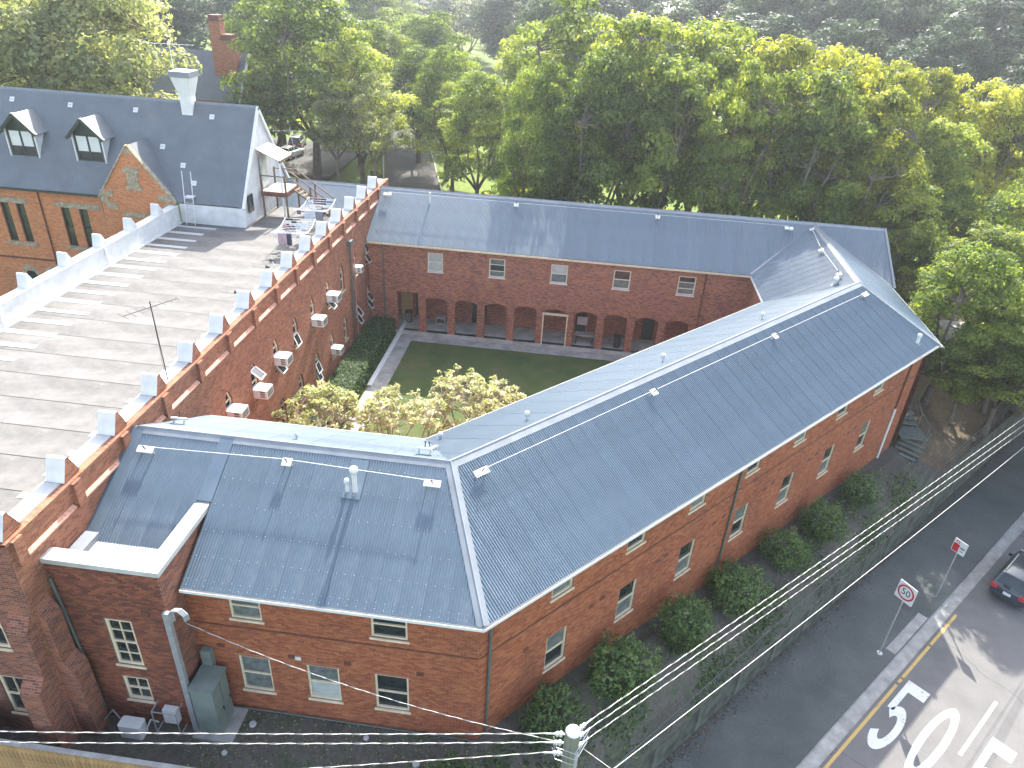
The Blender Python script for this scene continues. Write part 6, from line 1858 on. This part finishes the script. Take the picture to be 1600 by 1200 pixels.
for x, y, top, R, kind, lab, grp in TREES:
    if grp == GB and 60 < y < 83 and -8 < x < 45: top += 1.3; R *= 1.06
    if grp == GF and 110 < y < 200: top += 3.0
    p = PR[kind]; gz_ = -1.0 if math.hypot(x, y - 40) < 160 else -1 + (math.hypot(x, y - 40) - 160) * 0.02
    o = dup_tree(p, (x, y, gz_), tr_r.uniform(0, 6.28), (R / p["_R"], R / p["_R"], (top - gz_) / p["_H"]), lab, grp)
    o.name = "gum_tree" if kind == 'gum' else "leafy_tree"
    o["category"] = "tree"
    for k_ in ("_H", "_R"): del o[k_]
for p in PR.values():
    for c_ in list(p.children): bpy.data.objects.remove(c_)
    bpy.data.objects.remove(p)


# shrubs
def shrub_proto(seed, R, m, n=2600, leaf=0.12, flat=0.85):
    rg = np.random.default_rng(seed); root = empty("proto_shrub", (0, 0, 0))
    d = rg.normal(size=(n, 3)); d /= np.linalg.norm(d, axis=1, keepdims=True)
    lump = 1 + 0.26 * np.sin(d[:, :1] * 5 + seed) * np.cos(d[:, 1:2] * 7) + 0.10 * np.sin(d[:, 2:3] * 9 + seed)
    C = d * R * lump * rg.uniform(0.55, 1.03, (n, 1)) ** 0.5 * np.array([1, 1, flat]); C[:, 2] += R * flat * 0.95
    C[:, 2] = np.maximum(C[:, 2], 0.02)
    leaf_object("foliage", C, d + rg.normal(size=(n, 3)) * 0.6, leaf * rg.uniform(0.6, 1.4, n), np.clip(rg.random(n) * 0.7 + 0.25 * d[:, 2] + 0.15, 0, 1), m, root, rs=seed)
    mb = MB()
    for i in range(5):
        a = i * 1.26; mb.tube([(0, 0, -0.3), (0.3 * R * math.cos(a), 0.3 * R * math.sin(a), R * 0.7), (0.6 * R * math.cos(a), 0.6 * R * math.sin(a), R * 1.2)], [0.03, 0.02, 0.01], 4)
    mb.build("stem", K['bark'], root, local=True)
    return root


SP = [shrub_proto(21, 1.0, K['leaf_shrub']), shrub_proto(22, 1.0, K['leaf_shrub'], 1900, 0.14, 1.0), shrub_proto(24, 1.0, K['leaf_shrub'], 2200, 0.12, 0.75)]
SH = [(-1.9, 1.0, 0.95, "round garden shrub below the corner downpipe, first in the row along the wall"), (2.65, 1.0, 1.0, "second round shrub along the street wall, next to the power pole"), (6.2, 1.15, 1.15, "third round shrub along the street wall"), (10.2, 1.2, 1.05, "fourth round shrub along the street wall, tallest and leafy"),
      (14.4, 1.15, 1.12, "fifth round shrub along the street wall, by the second downpipe"), (18.6, 1.0, 1.15, "sixth round shrub along the street wall"), (22.2, 1.1, 1.0, "seventh round shrub along the street wall"), (26.7, 0.95, 0.9, "last round shrub along the street wall, before the stair")]
for i, (a, o_, R, lab) in enumerate(SH):
    p = AO(a, o_); z = inside_z(p.x, p.y, a, o_)
    s = dup_tree(SP[(i * 2 + i // 3) % 3], (p.x, p.y, z), i * 1.1, (R * (1.15, 1.3, 1.05)[i % 3], R * (1.2, 1.02, 1.3, 1.1)[i % 4], R * (1.1, 1.3, 0.95, 1.2, 1.0)[i % 5]), lab, "round shrubs along the street wall"); s.name = "garden_shrub"; s["category"] = "shrub"
for x, y, R, lab in ((34.0, 46.0, 1.3, "shrub at the yard's edge above the retaining wall"), (31.5, 50.2, 1.2, "bright shrub beside the paved yard"), (37.0, 52.0, 1.6, "large shrub right of the paved yard"), (28.4, 56, 1.0, "small shrub between the gable end and the yard"), (27.0, 51.5, 0.8, "little shrub by the near corner of the yard"),
                     (-1.2, 12.9, 1.3, "spreading dark shrub behind the power pole at the bottom"), (-3.2, 13.3, 1.1, "spreading dark shrub at the bottom left of the power pole")):
    z = -1.3 if y > 20 else -0.6
    s = dup_tree(SP[0], (x, y, z), x, (R, R, R), lab, "loose shrubs"); s.name = "garden_shrub"; s["category"] = "shrub"
for p in SP:
    for c_ in list(p.children): bpy.data.objects.remove(c_)
    bpy.data.objects.remove(p)
gs_ = shrub_proto(31, 1.6, K['leaf_gold'], 1800, 0.26); gs_.location = (-27.0, 57.5, 7.5); gs_.name = "golden_shrub"
gs_["label"] = "golden yellow-leaved tree top showing beside the white chimney"; gs_["category"] = "tree"

# hedge
rg = np.random.default_rng(40)
hd_ = empty("clipped_hedge", (-14.6, 39, -1), "long clipped green hedge between the old wall and the path", "hedge")
n = 16000
P = np.stack([rg.uniform(-15.45, -13.6, n), rg.uniform(27, 49.0, n), rg.uniform(-1, 0.35, n)], 1)
fc = rg.integers(0, 4, n)
nr = np.zeros((n, 3))
P[fc == 0, 2] = 0.35 + rg.normal(0, 0.05, (fc == 0).sum()); nr[fc == 0, 2] = 1
P[fc == 3, 2] = 0.35 + rg.normal(0, 0.07, (fc == 3).sum()); nr[fc == 3, 2] = 1
P[fc == 1, 0] = -13.6 + rg.normal(0, 0.05, (fc == 1).sum()); nr[fc == 1, 0] = 1
P[fc == 2, 1] = np.where(rg.random((fc == 2).sum()) < 0.5, 27, 49.0) + rg.normal(0, 0.05, (fc == 2).sum()); nr[fc == 2, 1] = 1
leaf_object("foliage", P, nr + rg.normal(size=(n, 3)) * 0.6, 0.13 * rg.uniform(0.6, 1.4, n), rg.random(n), K['leaf_shrub'], hd_, rs=5)
mb = MB(); mb.box((-15.4, 27.05, -1), (-13.66, 48.95, 0.30), 0); mb.build("inner_growth", K['leaf_shrub'], hd_)


# frangipani
def frangipani(base, H, R, seed, label, tips_leaf=9):
    r = random.Random(seed); rg = np.random.default_rng(seed)
    t = empty("frangipani_tree", base, label, "tree", "frangipani trees in the courtyard")
    mb = MB(); tips = []
    def grow(p, d, L, rad, depth):
        q = p + d * L
        mb.tube([p, q], [rad, rad * 0.82], 5, cap=depth == 0)
        if depth == 0: tips.append((q, d)); return
        for k in range(r.choice((2, 3, 3))):
            a = r.uniform(0, 6.28)
            e = d.orthogonal().normalized(); f = d.cross(e)
            nd = (d * 0.78 + (e * math.cos(a) + f * math.sin(a)) * r.uniform(0.5, 0.85) + Z * 0.12).normalized()
            grow(q, nd, L * r.uniform(0.66, 0.86), rad * 0.72, depth - 1)
    b = Vector(base)
    for k in range(4):
        a = k * 1.57 + r.uniform(-0.4, 0.4); grow(b + Z * 0.0, Vector((math.cos(a) * 0.55, math.sin(a) * 0.55, 0.85)).normalized(), H * 0.30, 0.075, 5)
    V = np.array(mb.v); c = np.array(base)
    sc = R / max(1e-3, np.percentile(np.hypot(V[:, 0] - c[0], V[:, 1] - c[1]), 97)); sz = H / max(1e-3, V[:, 2].max() - c[2])
    V = (V - c) * np.array([sc, sc, sz]) + c; mb.v = [tuple(q) for q in V]
    mb.build("branches", K['twig'], t, smooth=True)
    C, NN, S, T = [], [], [], []
    for q, d in tips:
        q = (np.array(q) - c) * np.array([sc, sc, sz]) + c
        for k in range(r.choice((0, tips_leaf - 5, tips_leaf, tips_leaf))):
            o = rg.normal(size=3); o[2] = abs(o[2]) * 0.5; o /= np.linalg.norm(o)
            C.append(q + o * 0.13); nn = np.cross(o, rg.normal(size=3)); nn[2] = abs(nn[2]) + 0.3; NN.append(nn); S.append(r.uniform(0.26, 0.44)); T.append(r.random())
    leaf_object("leaves", np.array(C), np.array(NN), np.array(S), np.array(T), K['leaf_frangipani'], t, 0.34, False, seed)
    return t


frangipani((-13.4, 32.2, -1), 5.2, 3.3, 51, "leafiest frangipani tree, beside the old brick wall")
frangipani((-9.0, 32.8, -1), 5.0, 2.9, 52, "half-bare frangipani tree in the middle of the three", 7)
frangipani((-4.9, 34.6, -1), 5.0, 3.3, 53, "half-bare frangipani tree nearest the diagonal roof", 7)

# low growth on the garden bank
n = 16000
aa = rg.uniform(-9, 33, n); oo = np.where(rg.random(n) < 0.6, rg.uniform(2.0, 2.95, n), rg.uniform(0.4, 2.0, n))
keep = np.sin(aa * 1.3) + np.sin(aa * 0.47 + oo * 3) + rg.normal(0, 0.6, n) > 0.3
aa, oo = aa[keep], oo[keep]
C = []
for a, o_ in zip(aa, oo):
    p = AO(a, o_); C.append((p.x, p.y, inside_z(p.x, p.y, a, o_) + 0.06 + 0.12 * rg.random()))
leaf_object("ground_cover", np.array(C), rg.normal(size=(len(C), 3)) * 0.6 + np.array([0.2, -0.2, 0.7]), 0.16 * rg.uniform(0.5, 1.4, len(C)), rg.random(len(C)), K['leaf_shrub'], None, 0.5, False, 9, kind="stuff", label="low weeds on the garden bank")
# leaf litter and twigs on the shaded soil
n = 2600
x = rg.uniform(-12, 1, n); y = rg.uniform(11.5, 16, n)
C = []
for a, b_ in zip(x, y):
    q = Vector((a, b_, 0)) - C0; al, ou = q.dot(D2), q.dot(OUT)
    if ou < 2.9: C.append((a, b_, inside_z(a, b_, al, ou) + 0.02))
leaf_object("fallen_leaves", np.array(C), rg.normal(size=(len(C), 3)) * 0.3 + np.array([0, 0, 1.0]), 0.09 * rg.uniform(0.5, 1.4, len(C)), rg.random(len(C)), K['leaf_grey'], None, 0.6, False, 19, kind="stuff")
n = 2400
aa = rg.uniform(-10, 50, n); oo = 3.05 + rg.exponential(0.28, n)
C = []
for a, o_ in zip(aa, oo):
    p = AO(a, min(o_, 6.6)); C.append((p.x, p.y, ZST + 0.15))
leaf_object("fallen_leaves", np.array(C), rg.normal(size=(len(C), 3)) * 0.3 + np.array([0, 0, 1.0]), 0.10 * rg.uniform(0.5, 1.5, len(C)), rg.random(len(C)), K['litter_leaf'], None, 0.6, False, 23, kind="stuff")
# understorey in the park
n = 40000
cx = rg.uniform(-60, 60, 260); cyy = rg.uniform(84, 135, 260); cr = rg.uniform(0.5, 1.6, 260)
k = rg.integers(0, 260, n)
d = rg.normal(size=(n, 3)); d /= np.linalg.norm(d, axis=1, keepdims=True)
C = np.stack([cx[k] + d[:, 0] * cr[k], cyy[k] + d[:, 1] * cr[k], -0.9 + np.abs(d[:, 2]) * cr[k] * 0.9], 1)
ok = ~((np.abs(C[:, 0] - np.interp(C[:, 1], [q[1] for q in DR], [q[0] for q in DR])) < 4.2) | ((C[:, 0] < -32) & (C[:, 0] > -51) & (C[:, 1] < 109)))
leaf_object("undergrowth", C[ok], d[ok] + rg.normal(size=(ok.sum(), 3)) * 0.5, 0.34 * rg.uniform(0.6, 1.4, ok.sum()), rg.random(ok.sum()), K['leaf_yellow'], None, 0.6, False, 29, kind="stuff", label="low sunlit undergrowth in the park")

# ------------------------------------------------------------------ sunlit haze
hm = bpy.data.materials.new("sunlit_haze"); hm.use_nodes = True
hn = hm.node_tree; hn.nodes.remove(hn.nodes["Principled BSDF"])
pv = hn.nodes.new("ShaderNodeVolumePrincipled")
pv.inputs["Color"].default_value = (0.86, 0.92, 1.0, 1); pv.inputs["Density"].default_value = 0.00036; pv.inputs["Anisotropy"].default_value = 0.45
hn.links.new(pv.outputs[0], hn.nodes["Material Output"].inputs["Volume"])
mb = MB(); mb.box((-1700, -1700, -8), (1700, 1700, 46), 0)
mb.build("haze", hm, kind="stuff")
